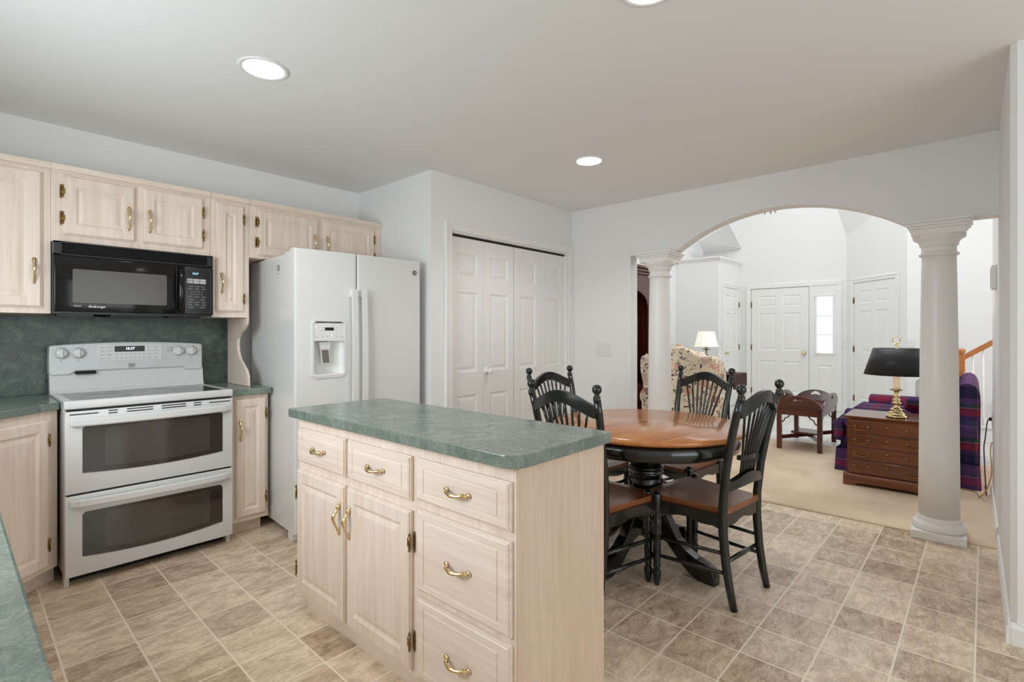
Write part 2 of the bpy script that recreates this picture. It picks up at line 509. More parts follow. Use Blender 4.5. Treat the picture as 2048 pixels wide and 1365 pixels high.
def text(body, size, M, name, mat, parent, extr=0.0006, shear=0.0, sx=1.0, align='CENTER'):
    cu = bpy.data.curves.new('lettering', 'FONT')
    cu.body = body; cu.size = size; cu.extrude = extr; cu.shear = shear
    cu.align_x = align; cu.align_y = 'CENTER'
    tmp = bpy.data.objects.new('lettering', cu); COL.objects.link(tmp)
    dg = bpy.context.evaluated_depsgraph_get()
    me = bpy.data.meshes.new_from_object(tmp.evaluated_get(dg))
    bpy.data.objects.remove(tmp); bpy.data.curves.remove(cu)
    m = MB(M @ Matrix.Diagonal((sx, 1, 1, 1)))
    m.put([tuple(v.co) for v in me.vertices], [tuple(p.vertices) for p in me.polygons])
    bpy.data.meshes.remove(me)
    return m.build(name, mat, parent)
FRONT = Matrix.Rotation(PI / 2, 4, 'X')      # text standing up, read from -y

# ------------------------------------------------------------------ the room
X_ARCH, Y_PANTRY, Y_BACK, X_RET = 4.10, 2.90, 3.95, 2.352
struct(MB().box(-0.6, 4.10, -2.6, 4.0, -0.06, 0).build('floor', TILE))
struct(MB().box(4.10, 9.8, -2.6, 4.0, -0.06, -0.002).build('floor_foyer', FOYER))
m = MB()
m.prism([(4.10, 0.0), (4.10, 0.006), (4.107, 0.012), (4.12, 0.015), (6.56, 0.015), (6.575, 0.012), (6.58, 0.0)], 'y', -2.6, 3.86)
struct(m.build('floor_carpet', CARPET))
struct(MB().box(-0.6, 4.10, -2.6, 4.05, 2.44, 2.52).build('ceiling', CEIL))
struct(MB().box(-0.7, X_RET, Y_BACK, Y_BACK + 0.1, 0, 2.44).build('wall_back', WALL))
struct(MB().box(-0.6, X_RET, 3.857, Y_BACK, 2.06, 2.44).build('wall_soffit', WALL))
# wall beside the fridge and the pantry front, one L of wall
struct(MB().box(X_RET, X_RET + 0.1, Y_PANTRY + 0.0, Y_BACK + 0.1, 0, 2.44).build('wall_return', WALL))
PX0, PX1, PZ = 2.545, 4.03, 2.03
m = MB()
m.box(X_RET + 0.1, PX0, Y_PANTRY, Y_PANTRY + 0.11, 0, 2.44).box(PX1, X_ARCH, Y_PANTRY, Y_PANTRY + 0.11, 0, 2.44).box(PX0, PX1, Y_PANTRY, Y_PANTRY + 0.11, PZ, 2.44)
struct(m.build('wall_pantry', WALL))
struct(MB().box(X_RET + 0.1, X_ARCH, 3.6, 3.7, 0, 2.44).build('wall_pantry_rear', WALL))
# left wall with window over the sink, rear wall with a glazed door
m = MB()
m.box(-0.7, -0.6, -2.6, 1.2, 0, 2.44).box(-0.7, -0.6, 2.7, Y_BACK, 0, 2.44).box(-0.7, -0.6, 1.2, 2.7, 0, 1.08).box(-0.7, -0.6, 1.2, 2.7, 2.02, 2.44)
struct(m.build('wall_left', WALL))
m = MB()
m.box(-0.7, -0.15, -2.7, -2.6, 0, 2.44).box(2.45, 2.9, -2.7, -2.6, 0, 2.44).box(-0.15, 2.45, -2.7, -2.6, 2.3, 2.44).box(-0.15, 2.45, -2.7, -2.6, 0, 0.2)
struct(m.build('wall_rear', WALL))
# right block: the wall end beside the opening
struct(MB().prism([(2.9, -2.6), (5.4, -2.6), (5.4, -0.115), (2.92, -0.115), (2.9, -0.135)], 'z', 0, 5.2).build('wall_right', WALL))
# arch wall
zs_, yc, hw, zt = 1.95, 1.08, 0.76, 2.19
sg = zt - zs_; Rr = (hw * hw + sg * sg) / (2 * sg)
arc = []
for i in range(33):
    y = yc - hw + 2 * hw * i / 32
    arc.append((y, zt - Rr + math.sqrt(Rr * Rr - (y - yc) ** 2)))
poly = [(4.0, 0), (4.0, 5.2), (-0.115, 5.2), (-0.115, zs_), (0.27, zs_)] + arc + [(1.9, zs_), (2.265, zs_), (2.265, 0)]
struct(MB().prism(poly, 'x', X_ARCH, X_ARCH + 0.12).build('wall_arch', WALL))
# living room shell
struct(MB().box(4.22, 9.8, 3.86, 3.96, 0, 5.2).build('wall_living_left', WALL))
struct(MB().prism([(3.96, 0), (3.96, 5.2), (-2.6, 5.2), (-2.6, 0), (1.63, 0), (1.63, 0.1), (1.63, 2.03), (1.96, 2.03), (1.96, 0)], 'x', 9.65, 9.75).build('wall_entry', WALL))
m = MB()
c45 = (9.65, 1.495); e45 = (8.82, 0.665)
m.prism([c45, e45, (8.90, 0.595), (9.73, 1.425)], 'z', 0, 5.2)
struct(m.build('wall_angled', WALL))
struct(MB().box(8.82, 8.92, -2.6, 0.665, 0, 5.2).build('wall_hall', WALL))
struct(MB().box(5.4, 9.8, -2.7, -2.6, 0, 5.2).build('wall_hall_rear', WALL))
struct(MB().box(4.1, 9.8, -2.7, 4.0, 5.2, 5.3).build('ceiling_living', CEIL))
# coat closet block left of the entry with a crown ledge
m = MB(); m.box(8.573, 9.65, 3.12, 3.86, 0, 2.50)
struct(m.build('wall_closet', WALL))
m = MB()
m.prism([(8.573, 2.46), (8.545, 2.50), (8.53, 2.515), (8.53, 2.535), (8.60, 2.535), (8.60, 2.46)], 'y', 3.0775, 3.86)
m.prism([(3.12, 2.46), (3.092, 2.50), (3.077, 2.515), (3.077, 2.535), (3.15, 2.535), (3.15, 2.46)], 'x', 8.6005, 9.65)
struct(m.build('trim_1', TRIM))
# sloped ceiling planes over the entry
def slab(pts, off):
    n = len(pts); q = [tuple(Vector(p) + Vector(off)) for p in pts]
    return MB().put(list(pts) + q, [tuple(range(n)), tuple(range(2 * n - 1, n - 1, -1))] + [(i, n + i, n + (i + 1) % n, (i + 1) % n) for i in range(n)])
struct(slab([(9.65, 1.495, 2.81), (9.65, 2.10, 5.0), (8.1, -0.05, 3.63)], (0, 0, 0.06)).build('ceiling_slope', CEIL))
struct(slab([(9.64, 3.1, 2.794), (9.0, 3.098, 3.134), (9.0, 3.627, 2.898), (9.64, 3.779, 2.756)], (0, 0, 0.05)).build('ceiling_slope', CEIL))
# baseboards
def base_prof(h=0.09, t=0.014):
    return [(0, 0), (t, 0), (t, h - 0.022), (t * 0.55, h - 0.01), (t * 0.55, h), (0, h)]
m = MB()
m.prism([(-0.115 + a, z) for a, z in base_prof()], 'x', 2.886, 4.095)
m.prism([(2.9 - a, z) for a, z in base_prof()], 'y', -2.6, -0.1155)
struct(m.build('baseboard_right', TRIM))
m = MB()
m.prism([(X_ARCH - a, z) for a, z in base_prof()], 'y', 2.265, 2.9)
struct(m.build('baseboard_arch', TRIM))
m = MB()
m.prism([(9.65 - a, z) for a, z in base_prof(0.1)], 'y', 1.50, 1.62)
m.prism([(8.82 - a, z) for a, z in base_prof(0.1)], 'y', 0.10, 0.665)
m.prism([(-0.115 + a, z) for a, z in base_prof(0.1)], 'x', 4.22, 5.4)
struct(m.build('baseboard_living', TRIM))

# window frames behind the camera (real panes that let the daylight in)
m = MB(); 
for a, b in ((-0.15, -0.09), (1.12, 1.18), (2.39, 2.45)): m.box(a, b, -2.68, -2.62, 0.2, 2.3)
m.box(-0.15, 2.45, -2.68, -2.62, 0.2, 0.28).box(-0.15, 2.45, -2.68, -2.62, 2.22, 2.3)
wf = struct(m.build('window_1', TRIM)); MB().box(-0.09, 2.39, -2.652, -2.648, 0.28, 2.22).build('pane', GLASS, wf)
m = MB()
for a, b in ((1.20, 1.25), (1.925, 1.975), (2.65, 2.70)): m.box(-0.68, -0.62, a, b, 1.08, 2.02)
m.box(-0.68, -0.62, 1.2, 2.7, 1.08, 1.13).box(-0.68, -0.62, 1.2, 2.7, 1.97, 2.02)
wf = struct(m.build('window_2', TRIM)); MB().box(-0.652, -0.648, 1.25, 2.65, 1.13, 1.97).build('pane', GLASS, wf)

# ------------------------------------------------------------------ doors
DR = [(0.012, 0.007), (0.02, 0.009), (0.045, 0.002)]
def six_panels(x0, x1, h):
    wdt = x1 - x0; st = wdt * 0.14; mid = wdt * 0.12
    pw = (wdt - 2 * st - mid) / 2
    rows = [(0.12 * h, 0.385 * h), (0.475 * h, 0.79 * h), (0.845 * h, 0.94 * h)]
    return [(x0 + st + k * (pw + mid), x0 + st + k * (pw + mid) + pw, a, b) for k in (0, 1) for a, b in rows]
def one_col(x0, x1, h):
    st = (x1 - x0) * 0.2
    return [(x0 + st, x1 - st, a * h, b * h) for a, b in ((0.10, 0.385), (0.475, 0.79), (0.845, 0.94))]
def casing(M, x0, x1, h, wd=0.065, t=0.016):
    m = MB(M)
    for a, b in ((x0 - wd, x0), (x1, x1 + wd)):
        m.box(a, b, -t, 0, 0, h + wd, 0.004)
    m.box(x0, x1, -t, 0, h, h + wd, 0.004)
    for a, b in ((x0 - wd - 0.0015, x0 - wd + 0.016), (x1 + wd - 0.016, x1 + wd + 0.0015)): m.box(a, b, -t - 0.006, -0.002, 0.0005, h + wd - 0.016, 0.002)
    m.box(x0 - wd - 0.0015, x1 + wd + 0.0015, -t - 0.006, -0.002, h + wd - 0.0155, h + wd + 0.0015, 0.002)
    return struct(m.build('trim_2', TRIM))
def knob(parent, M, mat, r=0.027):
    return MB(M).lathe([(0.0, 0.0), (0.03, 0.0), (0.03, 0.006), (0.011, 0.012), (0.011, 0.028), (r, 0.036), (r * 1.05, 0.048), (r * 0.7, 0.06), (0.0, 0.063)], (0, 0, 0), 18).build('knob', mat, parent)
NEGY = Matrix.Rotation(PI / 2, 4, 'X')     # local z -> -y
# pantry bifold doors: two pairs
casing(T(0, Y_PANTRY, 0), PX0, PX1, PZ, 0.066)
struct(MB().box(PX0 + 0.0005, PX0 + 0.012, Y_PANTRY + 0.001, Y_PANTRY + 0.109, 0, PZ - 0.0125).box(PX1 - 0.012, PX1 - 0.0005, Y_PANTRY + 0.001, Y_PANTRY + 0.109, 0, PZ - 0.0125).box(PX0 + 0.0005, PX1 - 0.0005, Y_PANTRY + 0.001, Y_PANTRY + 0.109, PZ - 0.012, PZ - 0.0005).build('trim_3', TRIM))
ws = (PX1 - PX0 - 0.024 - 0.006) / 4
x = PX0 + 0.012
for k, nm in ((0, 'door_1'), (1, 'door_2')):
    xa = x + k * (2 * ws + 0.006)
    M = T(0, Y_PANTRY + 0.035, 0.012)
    hgt = PZ - 0.012 - 0.030
    d = struct(MB(M).panel_slab(xa, xa + ws - 0.001, 0, hgt, 0.03, one_col(xa, xa + ws, hgt), DR).build(nm, TRIM))
    MB(M).panel_slab(xa + ws + 0.001, xa + 2 * ws, 0, hgt, 0.03, one_col(xa + ws, xa + 2 * ws, hgt), DR).build('leaf', TRIM, d)
    MB().box(xa, xa + 2 * ws, Y_PANTRY + 0.032, Y_PANTRY + 0.07, PZ - 0.027, PZ - 0.0125).build('slot_shade_strip', BLACKM, d)  # black strip paints the shade in the slot above the doors
    if k == 0:
        knob(d, T(xa + ws + 0.03, Y_PANTRY + 0.035, 0.955) @ NEGY, TRIM, 0.022)

def hung_door(nm, M, x0, x1, h, hinge_x, knob_x, kmat=BRASS, hm=ABRASS):
    """door face at local y=0 looking to -y"""
    d = struct(MB(M).panel_slab(x0 + 0.003, x1 - 0.003, 0.01, h - 0.004, 0.035, six_panels(x0, x1, h), DR).build(nm, TRIM))
    for z in (0.25 * h / 2, h * 0.5, h * 0.87):
        MB(M).cyl((hinge_x, -0.008, z - 0.045), 0.008, 0.09, 10).box(hinge_x - 0.014, hinge_x + 0.014, -0.002, 0.002, z - 0.045, z + 0.045).build('hinge', hm, d)
    if knob_x is not None:
        knob(d, M @ T(knob_x, 0, 0.93) @ NEGY, kmat)
    return d
# front door with sidelight: wall plane X=9.65, local x runs along -Y
ME = T(9.65, 0, 0, -PI / 2)          # local (x, y) -> world: x -> -Y, -y -> -X
D0, D1 = -2.925, -2.02
hung_door('door_3', T(9.632, 0, 0, -PI / 2), D0, D1, 2.035, D0 - 0.006, D1 - 0.07)
m = MB(ME)
for a, b in ((D0 - 0.085, D0 - 0.012), (D1 + 0.006, D1 + 0.055), (-1.625, -1.555)): m.box(a, b, -0.03, 0.0, 0, 2.0445, 0.004)
m.box(D0 - 0.085, -1.555, -0.03, 0, 2.045, 2.115, 0.004)
struct(m.build('trim_4', TRIM))
# sidelight: panelled board with a tall pane, the sheer curtain hangs in front of it
m = MB(T(9.63, 0, 0, -PI / 2))
s0, s1 = -1.965, -1.625
m.box(s0, s1, 0, 0.03, 1.86, 2.045).box(s0, s0 + 0.055, 0, 0.03, 0.93, 1.86).box(s1 - 0.055, s1, 0, 0.03, 0.93, 1.86)
m.panel_slab(s0, s1, 0, 0.93, 0.03, [(s0 + 0.06, s1 - 0.06, 0.16, 0.74)], DR)
for z in (1.235, 1.54): m.box(s0 + 0.05, s1 - 0.05, 0.002, 0.022, z - 0.008, z + 0.008)
wd = struct(m.build('window_3', TRIM))
MB(T(9.63, 0, 0, -PI / 2)).box(s0 + 0.05, s1 - 0.05, 0.012, 0.016, 0.93, 1.86).build('pane', GLASS, wd)
# sheer curtain with rods
ct = thing('sheer_curtain', 'white sheer gathered curtain on two rods over the narrow window beside front door', 'curtain', (9.61, 1.795, 0.93))
m = MB(T(9.605, 0, 0, -PI / 2)); n = 56
vs_, fs = [], []
for i in range(n + 1):
    x = s0 + 0.03 + (s1 - s0 - 0.06) * i / n
    y = -0.004 + 0.006 * math.sin(i * 1.75)
    vs_ += [(x, y, 0.925), (x, y, 1.87)]
for i in range(n): fs.append((2 * i, 2 * i + 2, 2 * i + 3, 2 * i + 1))
m.put(vs_, fs, True); m.build('cloth', SHEER, ct)
for z in (0.93, 1.872):
    MB(T(9.60, 0, 0, -PI / 2)).cyl((s0 + 0.015, 0, z), 0.006, s1 - s0 - 0.03, 8, 'x').build('rod', TRIM, ct)
# closet door on the angled wall
M45 = T(c45[0], c45[1], 0, PI / 4 + PI)      # local x runs from corner toward the camera, -y faces the room
a0, a1 = 0.125 * math.sqrt(2), 0.69 * math.sqrt(2)
hung_door('door_4', M45 @ T(0, -0.006, 0), a0, a1, 2.035, a0 - 0.006, None)
struct_c = casing(M45, a0 - 0.006, a1 + 0.006, 2.045, 0.06)
# narrow closet door by the entry (wall Y=3.12 facing -Y)
hung_door('door_5', T(0, 3.11, 0), 8.80, 9.53, 2.035, 9.536, 8.87)
casing(T(0, 3.12, 0), 8.79, 9.54, 2.045, 0.06)

# ------------------------------------------------------------------ columns
def column(y, lab):
    cx = 4.135
    r = thing('column', lab, 'column', (cx, y, 0.0))
    M = T(cx, y, 0)
    MB(M).box(-0.135, 0.135, -0.132, 0.132, 0, 0.05, 0.003).lathe([(0.128, 0.05), (0.132, 0.062), (0.132, 0.082), (0.122, 0.095), (0.112, 0.10), (0.112, 0.112), (0.103, 0.128), (0.1, 0.135)], (0, 0, 0), 40).build('base', TRIM, r)
    MB(M).lathe([(0.102, 0.13), (0.099, 0.5), (0.094, 1.1), (0.086, 1.66), (0.084, 1.76)], (0, 0, 0), 40).build('shaft', TRIM, r)
    m = MB(M)
    m.lathe([(0.085, 1.735), (0.098, 1.742), (0.098, 1.752), (0.086, 1.758), (0.086, 1.795), (0.095, 1.80), (0.095, 1.812), (0.102, 1.828), (0.125, 1.845), (0.13, 1.855), (0.13, 1.865)], (0, 0, 0), 40)
    m.box(-0.128, 0.128, -0.128, 0.128, 1.86, 1.90, 0.002).box(-0.138, 0.138, -0.138, 0.138, 1.90, 1.915, 0.003).box(-0.15, 0.15, -0.15, 0.15, 1.915, 1.932, 0.004).box(-0.158, 0.158, -0.158, 0.158, 1.932, 1.948, 0.003)
    m.build('capital', TRIM, r)
column(0.155, 'white round column with square base, standing between the arch and the right wall, dresser behind it')
column(2.005, 'white round column rising behind the round table beside the flowered armchair')

# ------------------------------------------------------------------ cabinet helpers
RP = [(0.010, 0.006), (0.014, 0.008), (0.036, 0.0025)]       # raised panel rings
EDGE = [(0.004, 0.003), (0.004, 0.007), (0.009, 0.008), (0.009, 0.011)]
def rdoor(M, x0, x1, z0, z1, mat, parent, name='door', st=0.052, t=0.019):
    e = 0.009
    return MB(M).panel_slab(x0 + e, x1 - e, z0 + e, z1 - e, t, [(x0 + st, x1 - st, z0 + st, z1 - st)], RP, EDGE).build(name, mat, parent)
DRW = [(0.002, 0.003), (0.006, 0.003), (0.0085, 0.0)]
def rdrawer(M, x0, x1, z0, z1, mat, parent, st=0.028):
    e = 0.009
    return MB(M).panel_slab(x0 + e, x1 - e, z0 + e, z1 - e, 0.019, [(x0 + st + 0.012, x1 - st - 0.012, z0 + st, z1 - st)], DRW, EDGE).build('drawer', mat, parent)
def bail(M, parent, L=0.10, mat=BRASS):
    """horizontal arched drawer pull centred at the origin, out along -y"""
    m = MB(M); pts, rad = [], []
    for i in range(17):
        t = -1 + i / 8
        pts.append((t * L / 2, -0.006 - 0.024 * (1 - t * t) ** 0.8, -0.004 * (1 - t * t)))
        rad.append(0.0048 + 0.0022 * math.cos(t * PI * 1.0) ** 2 if abs(t) < 0.8 else 0.0045)
    m.tube(pts, rad, 10, 1.0)
    for sx in (-1, 1):
        m.ball((sx * L / 2 * 1.02, -0.004, 0), 0.009, 10, (1.25, 0.55, 0.9))
        m.lathe([(0.0075, 0), (0.0075, 0.004)], (sx * L * 0.36, -0.017, 0.0), 10, True, 'x')
    return m.build('handle', mat, parent)
def pull(M, parent, L=0.125, mat=BRASS):
    """vertical teardrop door pull, top end up"""
    m = MB(M)
    pts, rad = [], []
    prof = [(0.5, 0.002, .005), (0.43, 0.006, .0075), (0.36, 0.008, .008), (0.28, 0.014, .0045), (0.2, 0.022, .0065), (0.14, 0.027, .0075), (0.06, 0.029, .0068), (-0.05, 0.026, .0052), (-0.18, 0.019, .0045), (-0.3, 0.011, .0045), (-0.4, 0.006, .0052), (-0.5, 0.003, .004)]
    for z, y, r in prof: pts.append((0, -y, z * L)); rad.append(r)
    m.tube(pts, rad, 10)
    m.ball((0, -0.003, 0.42 * L), 0.011, 10, (0.9, 0.45, 1.5)).ball((0, -0.002, -0.44 * L), 0.007, 10, (0.8, 0.45, 1.8))
    m.lathe([(0.0085, -0.002), (0.0085, 0.002)], (0, -0.017, 0.245 * L), 10)
    return m.build('handle', mat, parent)
def hinge(M, parent, side, mat=ABRASS):
    """surface hinge; side=+1: frame leaf to +x of the door edge at origin"""
    m = MB(M)
    m.box(min(0, side * 0.011), max(0, side * 0.011), -0.004, 0.0, -0.022, 0.022, 0.001)
    m.box(min(0, -side * 0.009), max(0, -side * 0.009), -0.022, -0.018, -0.015, 0.015, 0.001)
    m.cyl((side * 0.002, -0.02, -0.022), 0.0042, 0.044, 8)
    m.ball((side * 0.002, -0.02, 0.027), 0.0045, 8, (1, 1, 1.6)).ball((side * 0.002, -0.02, -0.027), 0.0045, 8, (1, 1, 1.6))
    m.ball((side * 0.007, -0.003, 0.029), 0.005, 8, (0.8, 0.5, 1.6)).ball((side * 0.007, -0.003, -0.029), 0.005, 8, (0.8, 0.5, 1.6))
    return m.build('hinge', mat, parent)

# ------------------------------------------------------------------ upper cabinets
YF = 3.530
def upper(name, lab, x0, x1, z0, doors, zc=2.110):
    r = thing(name, lab, 'cabinet', ((x0 + x1) / 2, YF + 0.16, z0))
    MB().box(x0, x1, YF, Y_BACK - 0.002 if z0 > 2.06 else 3.855, z0, 2.134).build('body', OAK_V, r)
    m = MB().prism([(YF + 0.001, 2.098), (YF - 0.006, 2.098), (YF - 0.009, 2.104), (YF - 0.016, 2.108), (YF - 0.018, 2.113), (YF - 0.018, 2.137), (YF + 0.001, 2.137)], 'x', x0, x1)
    m.build('crown_rail', OAK_X, r)
    for a, b, c, d, hs, ps, pz in doors:
        M = T(0, YF - 0.0195, 0)
        dr = rdoor(M, a, b, c, d, OAK_V, r)
        hx = b if hs > 0 else a
        for hz in (d - 0.085, c + 0.085): hinge(T(hx, YF, hz), dr, hs)
        if ps is not None: pull(T((a + 0.03) if ps < 0 else (b - 0.03), YF - 0.0195, pz), dr)
    return r
upper('upper_cabinet', 'pale oak wall cabinet with one tall door, at the picture edge left of the microwave', -0.10, 0.3725, 1.362, [(-0.06, 0.338, 1.392, 2.082, -1, 1, 1.575)])
upper('upper_cabinet', 'pale oak wall cabinet with two small doors directly above the black microwave', 0.3735, 1.114, 1.735, [(0.418, 0.728, 1.776, 2.085, -1, 1, 1.90), (0.766, 1.072, 1.778, 2.088, 1, -1, 1.90)])
upper('upper_cabinet', 'narrow pale oak wall cabinet with a single slim door, right of the microwave', 1.116, 1.344, 1.362, [(1.145, 1.308, 1.398, 2.082, 1, -1, 1.575)])
upper('upper_cabinet', 'pale oak wall cabinet with two wide doors above the white refrigerator', 1.346, 2.350, 1.758, [(1.395, 1.815, 1.777, 2.082, -1, 1, 1.90), (1.852, 2.282, 1.777, 2.082, 1, -1, 1.90)])
# wavy side panel standing on the counter beside the fridge
prof = [(3.52, 1.361), (3.535, 1.32), (3.575, 1.285), (3.64, 1.258), (3.675, 1.225), (3.686, 1.18), (3.672, 1.13), (3.64, 1.085), (3.585, 1.05), (3.54, 1.02), (3.512, 0.98), (3.505, 0.916)]
o = MB().prism([(3.855, 1.361)] + prof + [(3.855, 0.916)], 'x', 1.327, 1.344).build('scalloped_panel', OAK_V)
tag(o, 'pale oak end panel with a wavy front edge standing between counter and narrow wall cabinet', 'panel')

# backsplash
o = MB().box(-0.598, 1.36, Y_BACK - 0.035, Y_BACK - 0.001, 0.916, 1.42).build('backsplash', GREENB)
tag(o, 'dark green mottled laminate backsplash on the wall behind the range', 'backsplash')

# ------------------------------------------------------------------ counters and base cabinets
m = MB(); 
m.prism([(-0.595, 3.91), (0.392, 3.91), (0.392, 3.405), (0.125, 3.165), (0.088, 3.115), (0.075, 3.05), (0.075, 0.47), (0.06, 0.44), (-0.595, 0.44)], 'z', 0.876, 0.914, 0.004)
tag(m.build('countertop', GREEN), 'green mottled laminate countertop running from the range along the left picture edge', 'countertop')
o = MB().prism([(1.184, 3.91), (1.184, 3.352), (1.412, 3.352), (1.418, 3.358), (1.418, 3.91)], 'z', 0.876, 0.914, 0.004).build('countertop', GREEN)
tag(o, 'small square of green countertop between the range and the refrigerator', 'countertop')

r = thing('base_cabinet', 'pale oak corner base cabinet with a slanted door, left of the range', 'cabinet', (0.1, 3.6, 0))
ang = math.atan2(0.095, 0.111)
MB().prism([(-0.595, 3.905), (0.386, 3.905), (0.386, 3.425), (0.36, 3.40), (0.05, 3.125), (-0.595, 3.125)], 'z', 0.09, 0.875).build('body', OAK_V, r)
MB().prism([(-0.5, 3.9), (0.38, 3.9), (0.38, 3.49), (0.02, 3.18), (-0.5, 3.18)], 'z', 0.0, 0.09).build('toe_kick', OAK_X, r)
L45 = math.hypot(0.31, 0.275); a45 = math.atan2(0.275, 0.31)
MD = T(0.05, 3.125, 0, a45)
dr = rdoor(MD @ T(0, -0.0195, 0), 0.03, L45 - 0.03, 0.115, 0.835, OAK_V, r)
for z in (0.22, 0.735): hinge(MD @ T(L45 - 0.03, 0, z), dr, 1)
pull(MD @ T(0.06, -0.0195, 0.66), dr)

r = thing('base_cabinet', 'pale oak base cabinet run under the counter along the left edge', 'cabinet', (-0.27, 1.8, 0))
MB().box(-0.595, 0.05, 0.46, 3.12, 0.09, 0.875).build('body', OAK_V, r)
MB().box(-0.595, 0.0, 0.46, 3.12, 0, 0.09).build('toe_kick', OAK_Y, r)
for k in range(6):
    y0 = 0.49 + k * 0.435
    dr = rdoor(T(0.0695, 0, 0, PI / 2), y0, y0 + 0.405, 0.12, 0.84, OAK_V, r)
    pull(T(0.0695, y0 + (0.37 if k % 2 == 0 else 0.035), 0.7, PI / 2), dr)

r = thing('base_cabinet', 'narrow pale oak base cabinet with one slim door between range and refrigerator', 'cabinet', (1.295, 3.6, 0))
MB().box(1.186, 1.405, 3.385, 3.905, 0.085, 0.875).build('body', OAK_V, r)
MB().box(1.19, 1.385, 3.45, 3.9, 0.0, 0.085).build('toe_kick', OAK_X, r)
dr = rdoor(T(0, 3.3655, 0), 1.205, 1.388, 0.115, 0.85, OAK_V, r, st=0.045)
for z in (0.215, 0.75): hinge(T(1.388, 3.385, z), dr, 1)
pull(T(1.232, 3.3655, 0.655), dr)

# ------------------------------------------------------------------ range
def arc_window(M, x0, x1, z0, z1, sag, y0, y1):
    n = 16; pts = []
    rr = 0.012
    for i in range(n + 1):
        t = i / n
        pts.append((x0 + (x1 - x0) * t, z0 + sag - sag * 4 * t * (1 - t)))
    pts += [(x1, z1 - rr), (x1 - rr, z1), (x0 + rr, z1), (x0, z1 - rr)]
    return MB(M).prism(pts, 'y', y0, y1)
r = thing('range', 'white double-oven electric range with black glass cooktop and digital clock', 'range', (0.783, 3.6, 0))
XA, XB = 0.400, 1.166
MB().box(XA, XB, 3.347, 3.88, 0.055, 0.878, 0.003).build('body', RANGEW, r)
for a in (XA + 0.002, XB - 0.022): MB().box(a, a + 0.02, 3.348, 3.40, 0.0, 0.055).build('leg', RANGEW, r)
for a in (XA + 0.03, XB - 0.05): MB().cyl((a + 0.01, 3.80, 0), 0.012, 0.055, 10).build('leg', BLACK, r)
m = MB().box(XA + 0.025, XB - 0.025, 3.40, 3.415, 0.004, 0.055)
for i in range(60): 
    a = XA + 0.06 + i * 0.0108
    m.box(a, a + 0.004, 3.392, 3.40, 0.012, 0.05)
label(m.build('toe_grille', BLACKM, r), 'black slotted grille')
m = MB()
m.box(XA - 0.003, XB + 0.003, 3.305, 3.345, 0.882, 0.924, 0.008, 3).box(XA - 0.003, XA + 0.035, 3.33, 3.85, 0.878, 0.924, 0.006, 2).box(XB - 0.035, XB + 0.003, 3.33, 3.85, 0.878, 0.924, 0.006, 2).box(XA, XB, 3.78, 3.86, 0.878, 0.924, 0.006, 2)
m.build('cooktop_frame', RANGEW, r)
g = label(MB().box(XA + 0.03, XB - 0.03, 3.338, 3.79, 0.885, 0.9215).build('cooktop_glass', COOKGL, r), 'glossy black glass cooktop')
for cx, cy, rr in ((0.59, 3.48, .11), (0.98, 3.48, .085), (0.6, 3.68, .075), (0.97, 3.68, .10)):
    MB().lathe([(rr, 0), (rr, 0.0006), (rr - 0.002, 0.0006), (rr - 0.002, 0)], (cx, cy, 0.9214), 40).build('burner_ring', GREY, g)
# backguard: rounded control panel over a sloped riser
MB().prism([(3.795, 0.92), (3.86, 0.92), (3.905, 1.05), (3.83, 1.05), (3.81, 0.94)], 'x', XA - 0.002, XB - 0.004).build('riser', RANGEW, r)
n = 20; xl, xr = XA - 0.006, XB - 0.008
top = [(xl + 0.015 + (xr - xl - 0.03) * i / n, 1.192 + 0.016 * 4 * (i / n) * (1 - i / n)) for i in range(n + 1)]
bot = [(xr - 0.001, 1.035), (xr - 0.012, 1.022), (xr - 0.09, 1.022), (xr - 0.12, 1.042), (xl + 0.12, 1.042), (xl + 0.09, 1.022), (xl + 0.012, 1.022), (xl + 0.001, 1.035)]
bg = MB().prism([(xl + 0.002, 1.185)] + top + [(xr - 0.002, 1.185), (xr, 1.10)] + bot + [(xl, 1.10)], 'y', 3.815, 3.90, 0.008, 3, False).build('control_panel', RANGEW, r)
YB = 3.814
m = MB().box(0.607, 0.93, YB - 0.002, YB + 0.004, 1.096, 1.192, 0.0015)
inset = m.build('touch_panel', WHITE2, bg)
label(MB().box(0.688, 0.837, YB - 0.0035, YB, 1.149, 1.183).build('clock_display', BLACK, bg), 'black digital clock display reading 10:37')
text('10:37', 0.022, T(0.763, YB - 0.0036, 1.167) @ FRONT, 'clock_digits', CLOCKW, bg, 0.0004, 0.08, 0.95)
m = MB()
for cx in (0.63, 0.663, 0.862, 0.895):
    for cz in (1.175, 1.155, 1.132, 1.110): m.box(cx - 0.011, cx + 0.011, YB - 0.0028, YB - 0.001, cz - 0.002, cz + 0.002)
for i in range(7):
    for cz in (1.133, 1.112): m.box(0.698 + i * 0.0225 - 0.005, 0.698 + i * 0.0225 + 0.005, YB - 0.0028, YB - 0.001, cz - 0.002, cz + 0.002)
m.build('key_legend', LGREY, bg)
m = MB(); m.box(0.953, 0.972, YB - 0.001, YB + 0.002, 1.166, 1.1675).box(0.953, 0.972, YB - 0.001, YB + 0.002, 1.149, 1.1505).box(0.980, 0.985, YB - 0.002, YB + 0.002, 1.164, 1.169).box(0.980, 0.985, YB - 0.002, YB + 0.002, 1.147, 1.152)
m.build('indicator', BLACK, bg)
m = MB().box(0.755, 0.789, YB - 0.002, YB + 0.003, 1.052, 1.078)
lg = m.build('brand_badge', LGREY, bg)
m = MB()
for k in range(4): m.box(0.758, 0.776 + 0.003 * (k % 2), YB - 0.003, YB - 0.001, 1.056 + k * 0.005, 1.0575 + k * 0.005)
m.box(0.779, 0.786, YB - 0.003, YB - 0.001, 1.066, 1.069)
m.build('badge_mark', GREY, bg)
